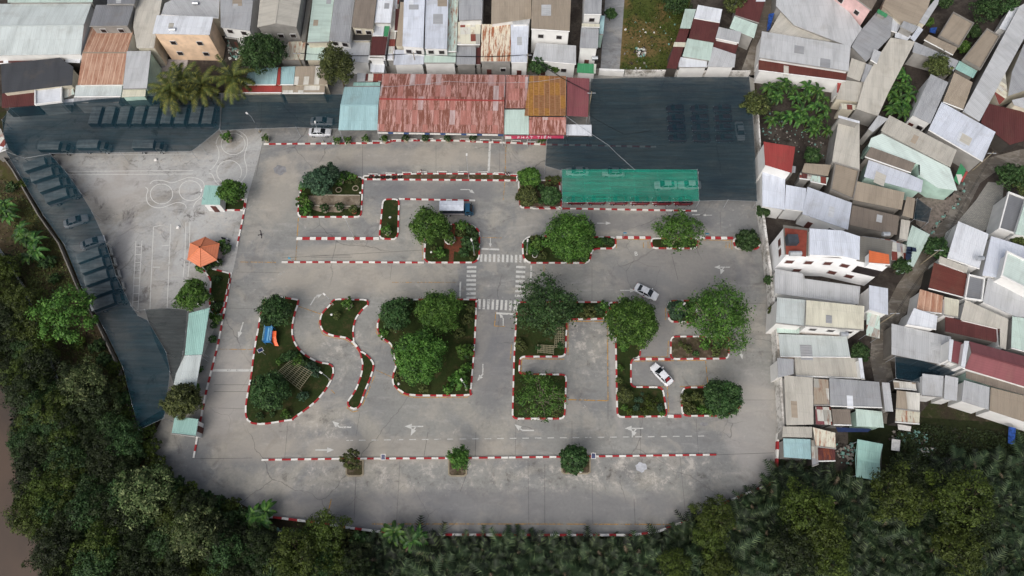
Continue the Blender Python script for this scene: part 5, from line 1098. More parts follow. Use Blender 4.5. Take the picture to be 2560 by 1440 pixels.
# ------------------------------------------------------------------ vehicles
def paint(name, c): 
    if name not in _mc:
        t = NT(name, .32, .5); t.b.inputs['Coat Weight'].default_value = .4; _mc[name] = t.out(t.mix(t.ramp(t.noise(1.5, 3), .3, .7), tuple(v * .88 for v in c[:3]) + (1,), c))
    return _mc[name]
m_lamp = M('lamp_lens', rgb(226, 228, 226), .2); m_tail = M('tail_lens', rgb(150, 24, 26), .3); m_trim = M('black_trim', rgb(24, 25, 27), .6)
def loft(b, st, m=0):
    """st: list of (x, [(y, z) ...] right half from bottom to top); mirrored"""
    R_ = [[Vector((x, y, z)) for y, z in pr] + [Vector((x, -y, z)) for y, z in pr[::-1]] for x, pr in st]
    for A, B in zip(R_, R_[1:]):
        n = len(A)
        for i in range(n): j = (i + 1) % n; b.face([A[j], A[i], B[i], B[j]], m)
    b.face(R_[0], m); b.face(R_[-1][::-1], m)
def wheels(e, xs, w_, r_):
    for x in xs:
        for s in (-1, 1):
            b = MB(); b.tube((x, s * (w_ - .2), r_), (x, s * w_, r_), r_, n=16); wl = b.build('wheel', m_tyre, e, local=True)
            b = MB(); b.tube((x, s * (w_ - .02), r_), (x, s * (w_ + .012), r_), r_ * .6, n=12); b.build('rim', m_metal, wl, local=True)
def car(label, x, y, ang, col_, group=None, L=4.45, W=1.76, hb=False, redw=False):
    e = empty('car', (0, 0, 0), label=label, cat='car', group=group); k = L / 4.45; h = W / 2; b = MB()
    def pr(hw, zt, zb=.22): return [(hw * .9, zb), (hw, zb + .15), (hw, .62), (hw * .97, zt - .1), (hw * .84, zt)]
    loft(b, [(-2.22 * k, pr(h * .74, .86, .35)), (-2.1 * k, pr(h * .9, .98, .25)), (-1.6 * k, pr(h * .98, 1.02)), (-.6 * k, pr(h, .98)), (.75 * k, pr(h, .97)), (1.3 * k, pr(h * .97, .93)), (1.9 * k, pr(h * .88, .84)), (2.12 * k, pr(h * .76, .74, .25)), (2.22 * k, pr(h * .56, .62, .3))])
    b.build('body', col_, e, smooth=False)
    xb, xt, xr, xf = (-2.0 if hb else -1.68) * k, (-1.55 if hb else -.98) * k, .28 * k, 1.12 * k; zl, zh = .96, 1.43; tw, bw = h * .66, h * .86
    b = MB(); bq = [(xb, bw), (xf, bw), (xf, -bw), (xb, -bw)]; tq = [(xt, tw), (xr, tw), (xr, -tw), (xt, -tw)]
    B_ = [Vector((x_, y_, zl)) for x_, y_ in bq]; T_ = [Vector((x_, y_, zh)) for x_, y_ in tq]
    for i in range(4): j = (i + 1) % 4; b.face([B_[j], B_[i], T_[i], T_[j]])
    cm = (T_[0] + T_[2]) / 2 + Vector((0, 0, .05)); 
    for i in range(4): b.face([T_[(i + 1) % 4], T_[i], cm])
    b.build('cabin', col_, e)
    def glass(nm, a, b_, c, d, ins):
        mm = (a + b_ + c + d) / 4; nn = (b_ - a).cross(d - a).normalized()
        if nn.dot(mm - Vector((-.3, 0, .7))) < 0: nn = -nn
        q = [(v.lerp(mm, ins) + nn * .012) for v in (a, b_, c, d)]; g = MB(); g.face(q); g.face([v - nn * .01 for v in q][::-1]); g.build(nm, m_glass, e, local=True)
    glass('windshield', B_[1], B_[2], T_[2], T_[1], .07); glass('rear_window', B_[3], B_[0], T_[0], T_[3], .1)
    for s in (0, 1):
        a, d, c, f = (B_[0], B_[1], T_[1], T_[0]) if s == 0 else (B_[3], B_[2], T_[2], T_[3]); m0, m1 = a.lerp(d, .47), f.lerp(c, .45)
        glass('side_window', a, m0, m1, f, .12); glass('side_window', m0, d, c, m1, .12)
    wheels(e, (-1.32 * k, 1.36 * k), h, .31)
    for s in (-1, 1):
        b = MB(); b.box((2.06 * k, s * h * .62, .68), (.2, .34, .12), s * -.35); b.build('headlight', m_lamp, e, local=True)
        b = MB(); b.box((-2.14 * k, s * h * .66, .82), (.14, .34, .14), s * .3); b.build('taillight', m_tail, e, local=True)
        b = MB(); b.box((.72 * k, s * (h + .08), 1.0), (.16, .18, .12)); b.build('mirror', col_, e, local=True)
    b = MB(); b.box((2.2 * k, 0, .42), (.06, W * .5, .16)); b.build('grille', m_trim, e, local=True); b = MB(); b.box((-2.22 * k, 0, .55), (.03, .5, .12)); b.build('number_plate', m_white, e, local=True)
    if redw:
        b = MB(); mm = (B_[3] + B_[0] + T_[0] + T_[3]) / 4; nn = (B_[0] - B_[3]).cross(T_[3] - B_[3]).normalized(); nn = nn if nn.x < 0 else -nn
        b.face([v.lerp(mm, .35) + nn * .025 + Vector((0, 0, .03)) for v in (B_[3], B_[0], T_[0], T_[3])]); b.build('window_sticker', M('sticker_red', rgb(130, 34, 40)), e, local=True)
    p = P(x, y, .7); e.location = (p.x, p.y, 0); e.rotation_euler = (0, 0, ang); return e
pw, ps, pr_, pg = paint('car_white', rgb(222, 224, 228)), paint('car_silver', rgb(206, 209, 214)), paint('car_maroon', rgb(98, 20, 30)), paint('car_grey', rgb(150, 152, 150))
def put_car(src, label, x, y, ang, group=None):
    c = copy_tree(src); tag(c, label, 'car', group); p = P(x, y, .7); c.location = (p.x, p.y, 0); c.rotation_euler = (0, 0, ang); return c
c1 = car('silver sedan turning at the east road with a person at its side', 1616, 730, -R(29), ps)
c2 = car('white sedan with a dark red rear sticker, reversing in the garage bay', 1654, 936, R(180) - R(50), pw, redw=True)
c3 = car('silver grey sedan parked half under the strip net, the upper of the pair', 804, 303, 0, ps); c4 = put_car(c3, 'silver sedan parked on open concrete just below the strip net', 800, 330, 0)
c5 = put_car(c3, 'pale sedan parked nose down under the far right of the big net', 1850, 328, -pi / 2)
c6 = car('white sedan at the top edge of the green canopy', 1533, 430, pi, pw)
put_car(c6, 'pale sedan at the top left corner of the green canopy', 1443, 428, pi); put_car(c6, 'left one of two pale sedans nose to tail under the green canopy', 1664, 462, pi); put_car(c6, 'right one of two pale sedans nose to tail under the green canopy', 1724, 462, pi)
put_car(c3, 'upper of two pale sedans under the diagonal net', 190, 552, R(22)); put_car(c3, 'lower of two pale sedans under the diagonal net', 232, 606, R(24))
cr = None
for i, x in enumerate((1440, 1491, 1545, 1599, 1654, 1707)):
    if cr is None: cr = car('small maroon hatchback peeking out below the green canopy', x, 500, pi, pr_, 'maroon hatchbacks under the green canopy', 3.6, 1.62, True)
    else: put_car(cr, 'small maroon hatchback peeking out below the green canopy', x, 500 + i * .5, pi, 'maroon hatchbacks under the green canopy')
for x in (1694, 1754, 1812):
    for y in (272, 296, 320, 345): x_ = x + 0; put_car(cr, 'small maroon car dimly seen in a block under the big dark net', x - 4 + (y - 300) * .08, y, pi, 'maroon cars parked in rows under the big net')
def truck(label, cabc, boxc, sidec, L=6.3, group=None):
    e = empty('box_truck', (0, 0, 0), label=label, cat='truck', group=group); h = 1.0; b = MB()
    def pr(hw, zt, zb=.45): return [(hw, zb), (hw, zt - .25), (hw * .9, zt)]
    loft(b, [(1.55, pr(.92, 2.0)), (2.45, pr(.93, 2.02)), (2.95, pr(.93, 1.35)), (3.15, pr(.9, 1.05))]); b.build('cab', cabc, e)
    b = MB(); b.face([(2.47, -.78, 1.96), (2.93, -.78, 1.37), (2.93, .78, 1.37), (2.47, .78, 1.96)][::1]); o = b.build('windshield', m_glass, e); o.location = (.04, 0, .03)
    for s in (-1, 1):
        b = MB(); b.box((2.1, s * .935, 1.55), (.7, .02, .5)); b.build('side_window', m_glass, e); b = MB(); b.box((3.14, s * .68, .8), (.06, .3, .2)); b.build('headlight', m_lamp, e)
        b = MB(); b.box((2.75, s * 1.12, 1.5), (.1, .2, .35)); b.build('mirror', m_trim, e)
    b = MB(); b.box((-.9, 0, 2.0), (4.5, 2.04, 1.2)); b.build('cargo_cover', sidec, e)
    b = MB(); b.face([(-3.18, -1.05, 2.62), (1.38, -1.05, 2.62), (1.38, 0, 2.8), (-3.18, 0, 2.8)]); b.face([(-3.18, 0, 2.8), (1.38, 0, 2.8), (1.38, 1.05, 2.62), (-3.18, 1.05, 2.62)])
    b.face([(-3.18, -1.05, 2.62), (-3.18, -1.05, 2.5), (1.38, -1.05, 2.5), (1.38, -1.05, 2.62)]); b.face([(-3.18, 1.05, 2.5), (-3.18, 1.05, 2.62), (1.38, 1.05, 2.62), (1.38, 1.05, 2.5)]); b.build('cover_top', boxc, e)
    b = MB(); b.box((-.9, 0, 1.15), (4.5, 2.1, .5)); b.build('cargo_bed', M('bed_steel', rgb(150, 146, 150), .5), e); b = MB(); b.box((0, 0, .72), (5.8, .8, .25)); b.build('chassis', m_trim, e)
    wheels(e, (-1.6, 2.35), .98, .4); return e
pb = paint('cab_blue', rgb(28, 72, 98)); t1 = truck('dark blue cab truck with a white covered box, beside the striped kerb', pb, M('tarp_white', rgb(208, 214, 224), .5, .1), M('tarp_dark', rgb(34, 44, 60), .7))
p = P(1142, 522, 1.4); t1.location = (p.x, p.y, 0)
tg = truck('box truck parked under the long north west net', pg, M('tarp_grey', rgb(214, 220, 220), .7), M('tarp_side_grey', rgb(70, 80, 84), .7), group='box trucks under the long north west net')
def put_truck(label, x, y, ang, group, s=1.0, first=[True]):
    c = tg if first[0] else copy_tree(tg); first[0] = False; tag(c, label, 'truck', group); p = P(x, y, 1.4); c.location = (p.x, p.y, 0); c.rotation_euler = (0, 0, ang); c.scale = (s, s, s); return c
for x in (246, 280, 317, 354, 388, 424, 458, 494, 526): put_truck('box truck parked nose up under the long north west net', x, 287, pi / 2, 'box trucks under the long north west net', .9)
for x, y in ((140, 370), (236, 366), (374, 366)): put_truck('box truck parked sideways at the lower rim of the long north west net', x, y, 0, 'sideways trucks under the long net', .9)
for x, y in ((118, 408), (136, 434), (155, 460), (172, 486), (252, 634), (262, 660), (272, 690), (282, 720), (288, 752)): put_truck('covered truck parked slanting under the diagonal net', x - 15, y + 4, R(24), 'trucks under the diagonal net', .88)
# ------------------------------------------------------------------ people
m_skin = M('skin', rgb(158, 112, 88), .6); m_shirt = M('white_shirt', rgb(222, 220, 224), .8); m_pant = M('dark_trousers', rgb(36, 36, 46), .8); m_pblue = M('blue_trousers', rgb(62, 68, 110), .8); m_hair = M('black_hair', rgb(20, 18, 18), .7)
def person(label, x, y, rz, sit=False, pants=None, shirt=None, lean=0.0):
    e = empty('person', (0, 0, 0), label=label, cat='person')
    V = []; E = []; Rd = []
    def v(p, r, par=None):
        V.append(p); Rd.append(r); i = len(V) - 1
        if par is not None: E.append((par, i))
        return i
    hz = .48 if sit else .92; pel = v((0, 0, hz), .13); wa = v((.02, 0, hz + .2), .12, pel); ch = v((.03, 0, hz + .42), .15, wa); nk = v((.03, 0, hz + .58), .055, ch); hd = v((.05, 0, hz + .72), .095, nk); v((.05, 0, hz + .8), .085, hd)
    for s in (-1, 1):
        hp = v((0, s * .1, hz - .04), .09, pel)
        if sit: kn = v((.44, s * .13, hz - .02), .06, hp); an = v((.46, s * .13, .09), .045, kn)
        else: kn = v((.04, s * .11, .49), .06, hp); an = v((0, s * .12, .09), .045, kn)
        v((V[an][0] + .16, s * .13, .04), .035, an)
        sh = v((.02, s * .19, hz + .5), .06, ch); el = v((.06, s * .26, hz + .24), .045, sh); wr = v((.24, s * .22, hz + .08) if sit else (.16, s * .25, hz + .02), .03, el)
        wx, wy, wz = V[wr]; pm = v((wx + .06, wy, wz - .03), .028, wr)
        for k, (dy, l_) in enumerate(((-.03, .06), (-.01, .075), (.01, .07), (.03, .055))): f1 = v((wx + .06 + l_ * .6, wy + dy, wz - .05), .009, pm); v((wx + .06 + l_, wy + dy, wz - .085), .008, f1)
        v((wx + .08, wy - s * .05, wz - .02), .01, pm)
    def skin(name, keep, grow, mat):
        idx = [i for i in range(len(V)) if keep(i)]; mp = {a: k for k, a in enumerate(idx)}
        me = bpy.data.meshes.new(name); me.from_pydata([V[i] for i in idx], [(mp[a], mp[b_]) for a, b_ in E if a in mp and b_ in mp], []); me.materials.append(mat)
        o = bpy.data.objects.new(name, me); col.objects.link(o); o.parent = e; md = o.modifiers.new('skin', 'SKIN'); md.use_smooth_shade = True
        if not me.skin_vertices: me.attributes.new
        return o, me, idx
    # skin layers need the operator-free route: write radii through the mesh's skin layer
    import bmesh
    def layer(name, pred, grow, mat):
        idx = [i for i in range(len(V)) if pred(i)]; mp = {a: k for k, a in enumerate(idx)}; bm = bmesh.new(); sk = bm.verts.layers.skin.verify(); bv = []
        for i in idx:
            q = bm.verts.new(V[i]); r_ = Rd[i] + grow; q[sk].radius = (r_, r_); q[sk].use_root = (i == idx[0]); bv.append(q)
        for a, b_ in E:
            if a in mp and b_ in mp: bm.edges.new((bv[mp[a]], bv[mp[b_]]))
        me = bpy.data.meshes.new(name); bm.to_mesh(me); bm.free(); me.materials.append(mat); o = bpy.data.objects.new(name, me); col.objects.link(o); o.parent = e
        o.modifiers.new('skin', 'SKIN').use_smooth_shade = True; o.modifiers.new('sub', 'SUBSURF').levels = 1; return o
    layer('body', lambda i: True, 0, m_skin)
    top = hz - .01
    layer('shirt', lambda i: i in (1, 2) or (V[i][2] >= hz + .2 and i not in (3, 4, 5)), .014, shirt or m_shirt)
    layer('trousers', lambda i: i == 0 or (V[i][2] < hz + .0 and Rd[i] > .044), .013, pants or m_pant)
    b = MB(); b.lathe([(.1, -.02), (.112, .05), (.09, .13), (0, .16)], 10, (.035, 0, hz + .72)); b.build('hair', m_hair, e, smooth=True, local=True)
    b = MB(); b.box((.145, 0, hz + .72), (.035, .025, .04)); b.box((.14, 0, hz + .675), (.02, .05, .012)); b.build('face', m_skin, e, local=True)
    p = P(x, y, .3); e.location = (p.x, p.y, 0); e.rotation_euler = (0, 0, rz); return e
person('person in white shirt sitting alone on the low white rail', 1054, 431, -.5, True)
person('person in white shirt sitting on the kerb by the yellow line, left of two', 1264, 437, 0.2, True); person('smaller person in pale shirt sitting beside the other by the yellow line', 1271, 438, 0.3, True, shirt=M('pale_shirt', rgb(190, 194, 206)))
person('person in pale shirt and blue trousers standing beside the turning silver car', 1606, 746, .8, False, m_pblue)
# bird gliding low over the road
e = empty('bird', tuple(P(653, 586, 22)), rz=.3, label='dark bird gliding over the west road', cat='bird'); b = MB()
st = [(-.34, .02), (-.2, .05), (0, .085), (.16, .07), (.25, .035), (.3, .045), (.36, .03), (.42, .005)]
loft(b, [(x_, [(r_ * .5, -r_), (r_, 0), (r_ * .5, r_)]) for x_, r_ in st])
for s in (-1, 1):
    b.face([(.1, s * .05, .02), (.14, s * .38, .16), (.0, s * .42, .15), (-.12, s * .05, .02)]); b.face([(.14, s * .38, .16), (.02, s * .78, .1), (-.12, s * .7, .1), (.0, s * .42, .15)])
b.face([(-.2, .04, 0), (-.2, -.04, 0), (-.5, -.12, 0), (-.5, .12, 0)]); b.build('body', M('dark_feathers', rgb(46, 42, 46), .8), e, local=True)
# ------------------------------------------------------------------ street furniture
def lamp(label, x, y, hgt=6.0, az=0.0, dy=0):
    """x, y = foot of the pole"""
    p = P(x, y, 0); e = empty('street_lamp', tuple(p), az, label=label, cat='street lamp'); b = MB(); b.tube((0, 0, 0), (0, 0, hgt), .06, .04); b.path([(0, 0, hgt), (.35, 0, hgt + .2), (.9, 0, hgt + .25)], .03); b.build('pole', m_metal, e, local=True)
    b = MB(); b.box((1.1, 0, hgt + .25), (.55, .28, .1)); b.build('lamp_head', m_white, e, local=True); b = MB(); b.box((0, 0, .15), (.35, .35, .3)); b.build('base', m_edge, e, local=True)
lamp('street lamp on the thin raised strip', 1172, 447, 6.5, 1.6); lamp('street lamp on the thick kerb between the two narrow lanes', 885, 594, 6.0, 2.0); lamp('street lamp standing in the brick path bed', 1186, 638, 4.0, 1.9)
lamp('lamp post at the top of the pear shaped lawn', 832, 762, 3.0, 2.4); lamp('lamp post near the ticket hut front', 528, 520, 4.5, 1.6); lamp('lamp post between the two cars and the restaurant', 808, 356, 5.0, 1.9); lamp('lamp post at the corner of the motorbike lot net', 650, 330, 5, 2.5)
lamp('lamp post west of the gazebo lawn near the aqua canopy', 530, 792, 4.5, 2.4); lamp('lamp post in the small bed near the sprawling tree', 1686, 790, 4, .7); lamp('lamp post at the west end of the rounded bed', 1317, 636, 3.4, 1.5); lamp('leaning lamp post on the lower curve of the slide lawn', 825, 950, 2.5, 2.6); lamp('lamp post in the wooded centre bed, southeast corner', 1166, 975, 3, 2.2)
def solar(label, x, y, az):
    p = P(x, y, 0); e = empty('solar_light', tuple(p), az, label=label, cat='solar light'); b = MB(); b.tube((0, 0, 0), (0, 0, 2.6), .05); b.build('pole', m_metal, e, local=True)
    Mx = Matrix.Translation((0, 0, 2.7)) @ Matrix.Rotation(R(18), 4, 'X'); b = MB(); b.box((0, 0, 0), (.75, .95, .04), M=Mx); f = b.build('panel_frame', m_white, e, local=True); b = MB(); b.box((0, 0, .03), (.6, .8, .02), M=Mx); b.build('solar_cell', M('solar_blue', rgb(48, 56, 92), .3), f, local=True)
solar('solar panel lamp at the left edge of the slide lawn', 664, 887, 2.2); solar('solar panel on the striped kerb near the leftmost planter', 965, 1149, 0); solar('solar panel on a pole at the rightmost planter', 1479, 1146, 0)
def rail(x, y, l_=1.9):
    p = P(x, y, 0); e = empty('guard_rail', tuple(p)); b = MB(); b.box((0, 0, .62), (l_, .08, .12)); b.build('bar', m_white, e, local=True)
    for s in (-1, 1): b = MB(); b.box((s * l_ * .46, 0, .3), (.08, .07, .6)); b.build('leg', m_white, e, local=True)
    return e
r0 = None
for pts, l, g in (([(943, 357), (992, 353), (1032, 352), (1072, 351), (1112, 351), (1162, 352), (1212, 353), (1242, 354), (1290, 356), (1328, 359)], 'short white rail bench along the restaurant kerb', 'white rails along the restaurant kerb'),
                  ([(935, 439), (977, 437), (1018, 435), (1056, 434), (1106, 433), (1157, 433), (1208, 434), (1247, 436), (1282, 440)], 'short white rail bench on the thin raised strip', 'white rails on the thin raised strip')):
    for x, y in pts:
        if r0 is None: r0 = rail(x, y); o = r0
        else: o = copy_tree(r0); o.location = tuple(P(x, y, 0))
        tag(o, l, 'rail', g)
# round signs
for x, y, l in ((1560, 584, 'light blue round sign above the left parking bay'), (1762, 586, 'light blue round sign above the right parking bay')):
    p = P(x - 2, y + 12, 0); e = empty('road_sign', tuple(p), label=l, cat='sign'); b = MB(); b.tube((0, 0, 0), (0, 0, 2.0), .035); b.build('pole', m_metal, e, local=True)
    b = MB(); b.tube((0, -.02, 2.25), (0, .02, 2.29), .36, n=20); b.build('disc', M('sign_blue', rgb(84, 168, 200), .5), e, local=True); b = MB(); b.box((0, -.06, 2.26), (.4, .02, .12)); b.build('emblem', m_white, e, local=True)
p = P(730, 655, 0); e = empty('road_sign', tuple(p), label='small blue triangular sign at the west end of the long kerb', cat='sign'); b = MB(); b.tube((0, 0, 0), (0, 0, 1.6), .035); b.build('pole', m_metal, e, local=True)
b = MB(); b.face([(-.3, -.05, 1.5), (.3, -.05, 1.5), (0, .05, 2.1)]); b.face([(.3, .0, 1.5), (-.3, .0, 1.5), (0, .1, 2.1)]); b.build('plate', M('sign_blue', rgb(84, 168, 200), .5), e, local=True)
# playground slide
p = P(680, 850, 0); e = empty('playground_slide', tuple(p), label='blue play tower with a short orange slide on the lawn', cat='playground'); mb_, mo = M('play_blue', rgb(60, 130, 190), .4), M('play_orange', rgb(240, 112, 62), .4)
b = MB(); b.box((-.3, .6, 1.3), (1.3, 3.0, .12)); b.build('deck', mb_, e, local=True)
for sx in (-.9, .3):
    for sy in (-.8, 2.0): b = MB(); b.tube((sx, sy, 0), (sx, sy, 2.2), .06); b.build('leg', mb_, e, local=True)
    b = MB(); b.path([(sx, -.8, 2.1), (sx, 2.0, 2.1)], .05); b.path([(sx, -.8, 1.7), (sx, 2.0, 1.7)], .04); b.build('rail', M('play_rail', rgb(150, 200, 220), .4), e, local=True)
b = MB(); sl2 = [(.75, 1.2, 1.35), (.78, .2, 1.2), (.85, -.6, .7), (1.1, -1.2, .3)]
for a, c in zip(sl2, sl2[1:]):
    a, c = Vector(a), Vector(c); s_ = Vector((.36, 0, 0)); u_ = Vector((0, 0, .22)); b.face([a - s_, a + s_, c + s_, c - s_]); b.face([a - s_ + u_, a - s_, c - s_, c - s_ + u_]); b.face([a + s_, a + s_ + u_, c + s_ + u_, c + s_])
b.build('slide', mo, e, local=True); b = MB(); b.box((-.3, .6, 1.42), (.25, 2.4, .06)); b.build('plank', M('play_light', rgb(120, 180, 215)), e, local=True)
# bamboo trellis
def trellis(label, a, b_, c, d, z=1.6, nx=7, ny=11):
    A, B, C, D = (P(*q, z) for q in (a, b_, c, d)); cc = (A + B + C + D) / 4; e = empty('trellis', (cc.x, cc.y, 0), label=label, cat='trellis'); b = MB()
    for i in range(nx): u = i / (nx - 1); b.tube(A.lerp(B, u), D.lerp(C, u), .045, n=5)
    for i in range(ny): u = i / (ny - 1); b.tube(A.lerp(D, u), B.lerp(C, u), .04, n=5)
    b.build('lattice', M('bamboo', rgb(150, 144, 118), .8), e); b = MB()
    for q in (A, B, C, D): b.tube((q.x, q.y, 0), q, .05)
    b.build('posts', M('bamboo', rgb(150, 144, 118)), e)
trellis('bamboo trellis roof tilted across the slide lawn', (727, 900), (780, 931), (749, 973), (694, 930)); 
m_twig = M('dry_twigs', rgb(120, 104, 84), .9)
trellis('upright part of the dry twig fence in the L shaped bed', (1390, 812), (1410, 812), (1410, 868), (1386, 868), .8, 6, 14); trellis('lying part of the dry twig fence in the L shaped bed', (1344, 862), (1384, 864), (1384, 884), (1344, 880), .8, 12, 5)
# brick path cross with round planter
e = empty('brick_path', tuple(P(1130, 615, 0)), label='red brick paths crossing in the bed south of the truck', cat='path'); m_bk = ground_mat('brick_path', rgb(112, 66, 50), rgb(92, 58, 46), rgb(80, 66, 52), .8, 3)
b = MB()
for s in ('1133,565 1128,655', '1110,600 1200,598', '1112,615 1150,628'): stroke3(b, [P(x, y, 0) for x, y in px(s)], .9, .15 + .004 * len(b.f))
b.poly([P(x, y, 0) for x, y in px('1112,592 1152,592 1154,622 1110,622')], z=.145); b.build('paving', m_bk, e)
# fountain planter, tyres, stones
def ring(name, label, x, y, R0, r0_, mat, cat, group=None, z=.15, n=16):
    p = P(x, y, z); e = MB()
    for i in range(n):
        a, c = i * 2 * pi / n, (i + 1) * 2 * pi / n
        for j in range(6):
            u, w_ = j * pi / 3, (j + 1) * pi / 3; f = lambda t_, s_: (p.x + (R0 + r0_ * math.cos(s_)) * math.cos(t_), p.y + (R0 + r0_ * math.cos(s_)) * math.sin(t_), z + r0_ + r0_ * math.sin(s_)); e.face([f(a, u), f(c, u), f(c, w_), f(a, w_)])
    return e.build(name, mat, None, label=label, cat=cat, group=group)
for x, y in ((927, 443), (942, 443), (957, 444), (970, 444), (985, 445), (1000, 443)): ring('tyre', 'black tyre lying on the thin raised strip', x, y, .3, .12, m_tyre, 'tyre', 'black tyres on the thin raised strip')
for x, y, l in ((889, 471, 'pale ring of stones on the upper left bed, right'), (847, 475, 'mossy ring of stones on the upper left bed, left')): ring('stone_ring', l, x, y, .55, .1, m_edge, 'ring')
ring('planter_ring', 'white ring under the centre bush of the brick paths', 1125, 600, .9, .16, m_white, 'ring'); ring('planter_ring', 'white circle frame near the west end of the rounded bed', 1337, 639, .42, .05, m_white, 'ring')
ring('planter_ring', 'pale ring pot rim on the pear shaped lawn', 870, 765, .6, .07, m_edge, 'ring')
for x, y, l in ((2357, 1165, 'upper'), (2378, 1150, 'rightmost'), (2371, 1155, 'middle'), (2382, 1161, 'lower')): ring('tyre', 'pale tyre lying in the green workyard weeds', x, y, .3, .12, M('dusty_tyre', rgb(120, 112, 104)), 'tyre', 'pale tyres in the workyard')
def rock(label, x, y, s, mat, name='stone', cat='stone', group=None):
    r_ = random.Random(int(x * 7 + y)); p = P(x, y, 0); b = MB(); n = 8; prof = [(1.0, 0), (1.05, .3), (.7, .65), (0, .8)]
    rr = [[r_.uniform(.8, 1.15) for _ in range(n)] for _ in prof]
    for k in range(3):
        for i in range(n):
            j = (i + 1) % n; f = lambda q, t_: (p.x + prof[q][0] * rr[q][t_] * s * math.cos(t_ * 2 * pi / n), p.y + prof[q][0] * rr[q][t_] * s * math.sin(t_ * 2 * pi / n), .1 + prof[q][1] * s); b.face([f(k, i), f(k, j), f(k + 1, j), f(k + 1, i)])
    b.build(name, mat, None, label=label, cat=cat, group=group)
rock('white sack lying near the upper lot lines', 390, 401, .35, m_white, 'sack', 'sack'); rock('white sack on the lot beside the lane lines', 446, 569, .35, m_white, 'sack', 'sack')
for x, y, l in ((829, 787, 'white stone on the pear shaped lawn'), (975, 544, 'white stone on the narrow grass bed'), (1078, 631, 'white stone on the brick path bed'), (1518, 602, 'white block on the east end of the rounded bed'), (997, 960, 'white stone at the lower edge of the wooded bed'), (901, 483, 'white block on the kerb of the upper left bed'), (1452, 1180, 'white stone at the rightmost planter')): rock(l, x, y, .22, m_white)
# motorbikes
def motorbike(label, x, y, az, mat):
    p = P(x, y, 0); e = empty('motorbike', tuple(p), az, label=label, cat='motorbike')
    for sx in (-.6, .6): b = MB(); b.tube((sx, -.05, .28), (sx, .05, .28), .28, n=14); b.build('wheel', m_tyre, e, local=True)
    b = MB(); loft(b, [(-.75, [(.05, .6), (.12, .7), (.05, .78)]), (-.3, [(.1, .35), (.16, .6), (.1, .75)]), (.1, [(.08, .3), (.12, .45), (.08, .6)]), (.45, [(.05, .4), (.14, .75), (.05, .95)]), (.6, [(.03, .6), (.08, .8), (.03, .95)])]); b.build('body', mat, e, local=True)
    b = MB(); b.box((-.3, 0, .8), (.75, .24, .1)); b.build('seat', m_trim, e, local=True); b = MB(); b.tube((.42, -.33, 1.02), (.42, .33, 1.02), .025); b.build('handlebar', m_metal, e, local=True); b = MB(); b.box((.56, 0, .92), (.1, .16, .12)); b.build('headlight', m_lamp, e, local=True)
motorbike('dark blue motorbike parked beside the gazebo', 566, 601, -.35, paint('bike_blue', rgb(34, 38, 66))); motorbike('black motorbike parked under the trees by the west kerb', 535, 765, 1.2, paint('bike_black', rgb(24, 26, 34)))
motorbike('motorbike parked beside the blue umbrella', 2365, 492, 1.0, paint('bike_red', rgb(120, 60, 50))); motorbike('motorbike among the metal rails at the curved alley', 2376, 486, 1.0, paint('bike_black', rgb(24, 26, 34)))
# umbrella
p = P(2340, 476, 0); e = empty('umbrella', tuple(p), label='round blue umbrella in the brick yard by the curved alley', cat='umbrella'); b = MB(); b.lathe([(1.05, 2.1), (.55, 2.42), (0, 2.6)], 10); b.build('canopy', plain('umbrella_blue', rgb(40, 84, 170), .5, .4, 3), e, local=True); b = MB(); b.tube((0, 0, 0), (0, 0, 2.6), .03); b.build('pole', m_metal, e, local=True)
# solar panels on the mint roof, tanks, AC units, antennas
for i, (x, y) in enumerate(((2274, 622), (2284, 624), (2273, 629), (2272, 636), (2271, 645))):
    p = P(x, y, 4.05); b = MB(); b.box(p, (.95, .8, .06), -.1); b.build('solar_collector', M('solar_dark', rgb(44, 54, 74), .3), label='dark solar panel on the mint roof by the alley', cat='solar panel', group='solar panels on the mint roof')
m_steel = M('steel_tank', rgb(196, 200, 204), .3, metal=.6)
for x, y, z, l in ((2110, 835, 6.8, 'steel water tank by the cream roof'), (2215, 585, 9, 'steel water tank behind the orange villa roof'), (2450, 645, 5.4, 'water tank on the ridge wall near the right edge'), (1487, 145, 3.2, 'small tank in the dark court at the foot of the lane'), (432, 74, 7.8, 'small vent tank on the white roof of the peach house'), (489, 8, 5.6, 'vent on the light grey roof above the peach house')):
    p = P(x, y, z); e = empty('water_tank', tuple(p - Vector((0, 0, .4))), label=l, cat='tank'); b = MB(); b.tube((-.6, 0, .4), (.6, 0, .4), .4, n=14); b.build('drum', m_steel, e, local=True); b = MB(); b.box((0, 0, 0), (1.0, .5, .12)); b.build('stand', m_trim, e, local=True)
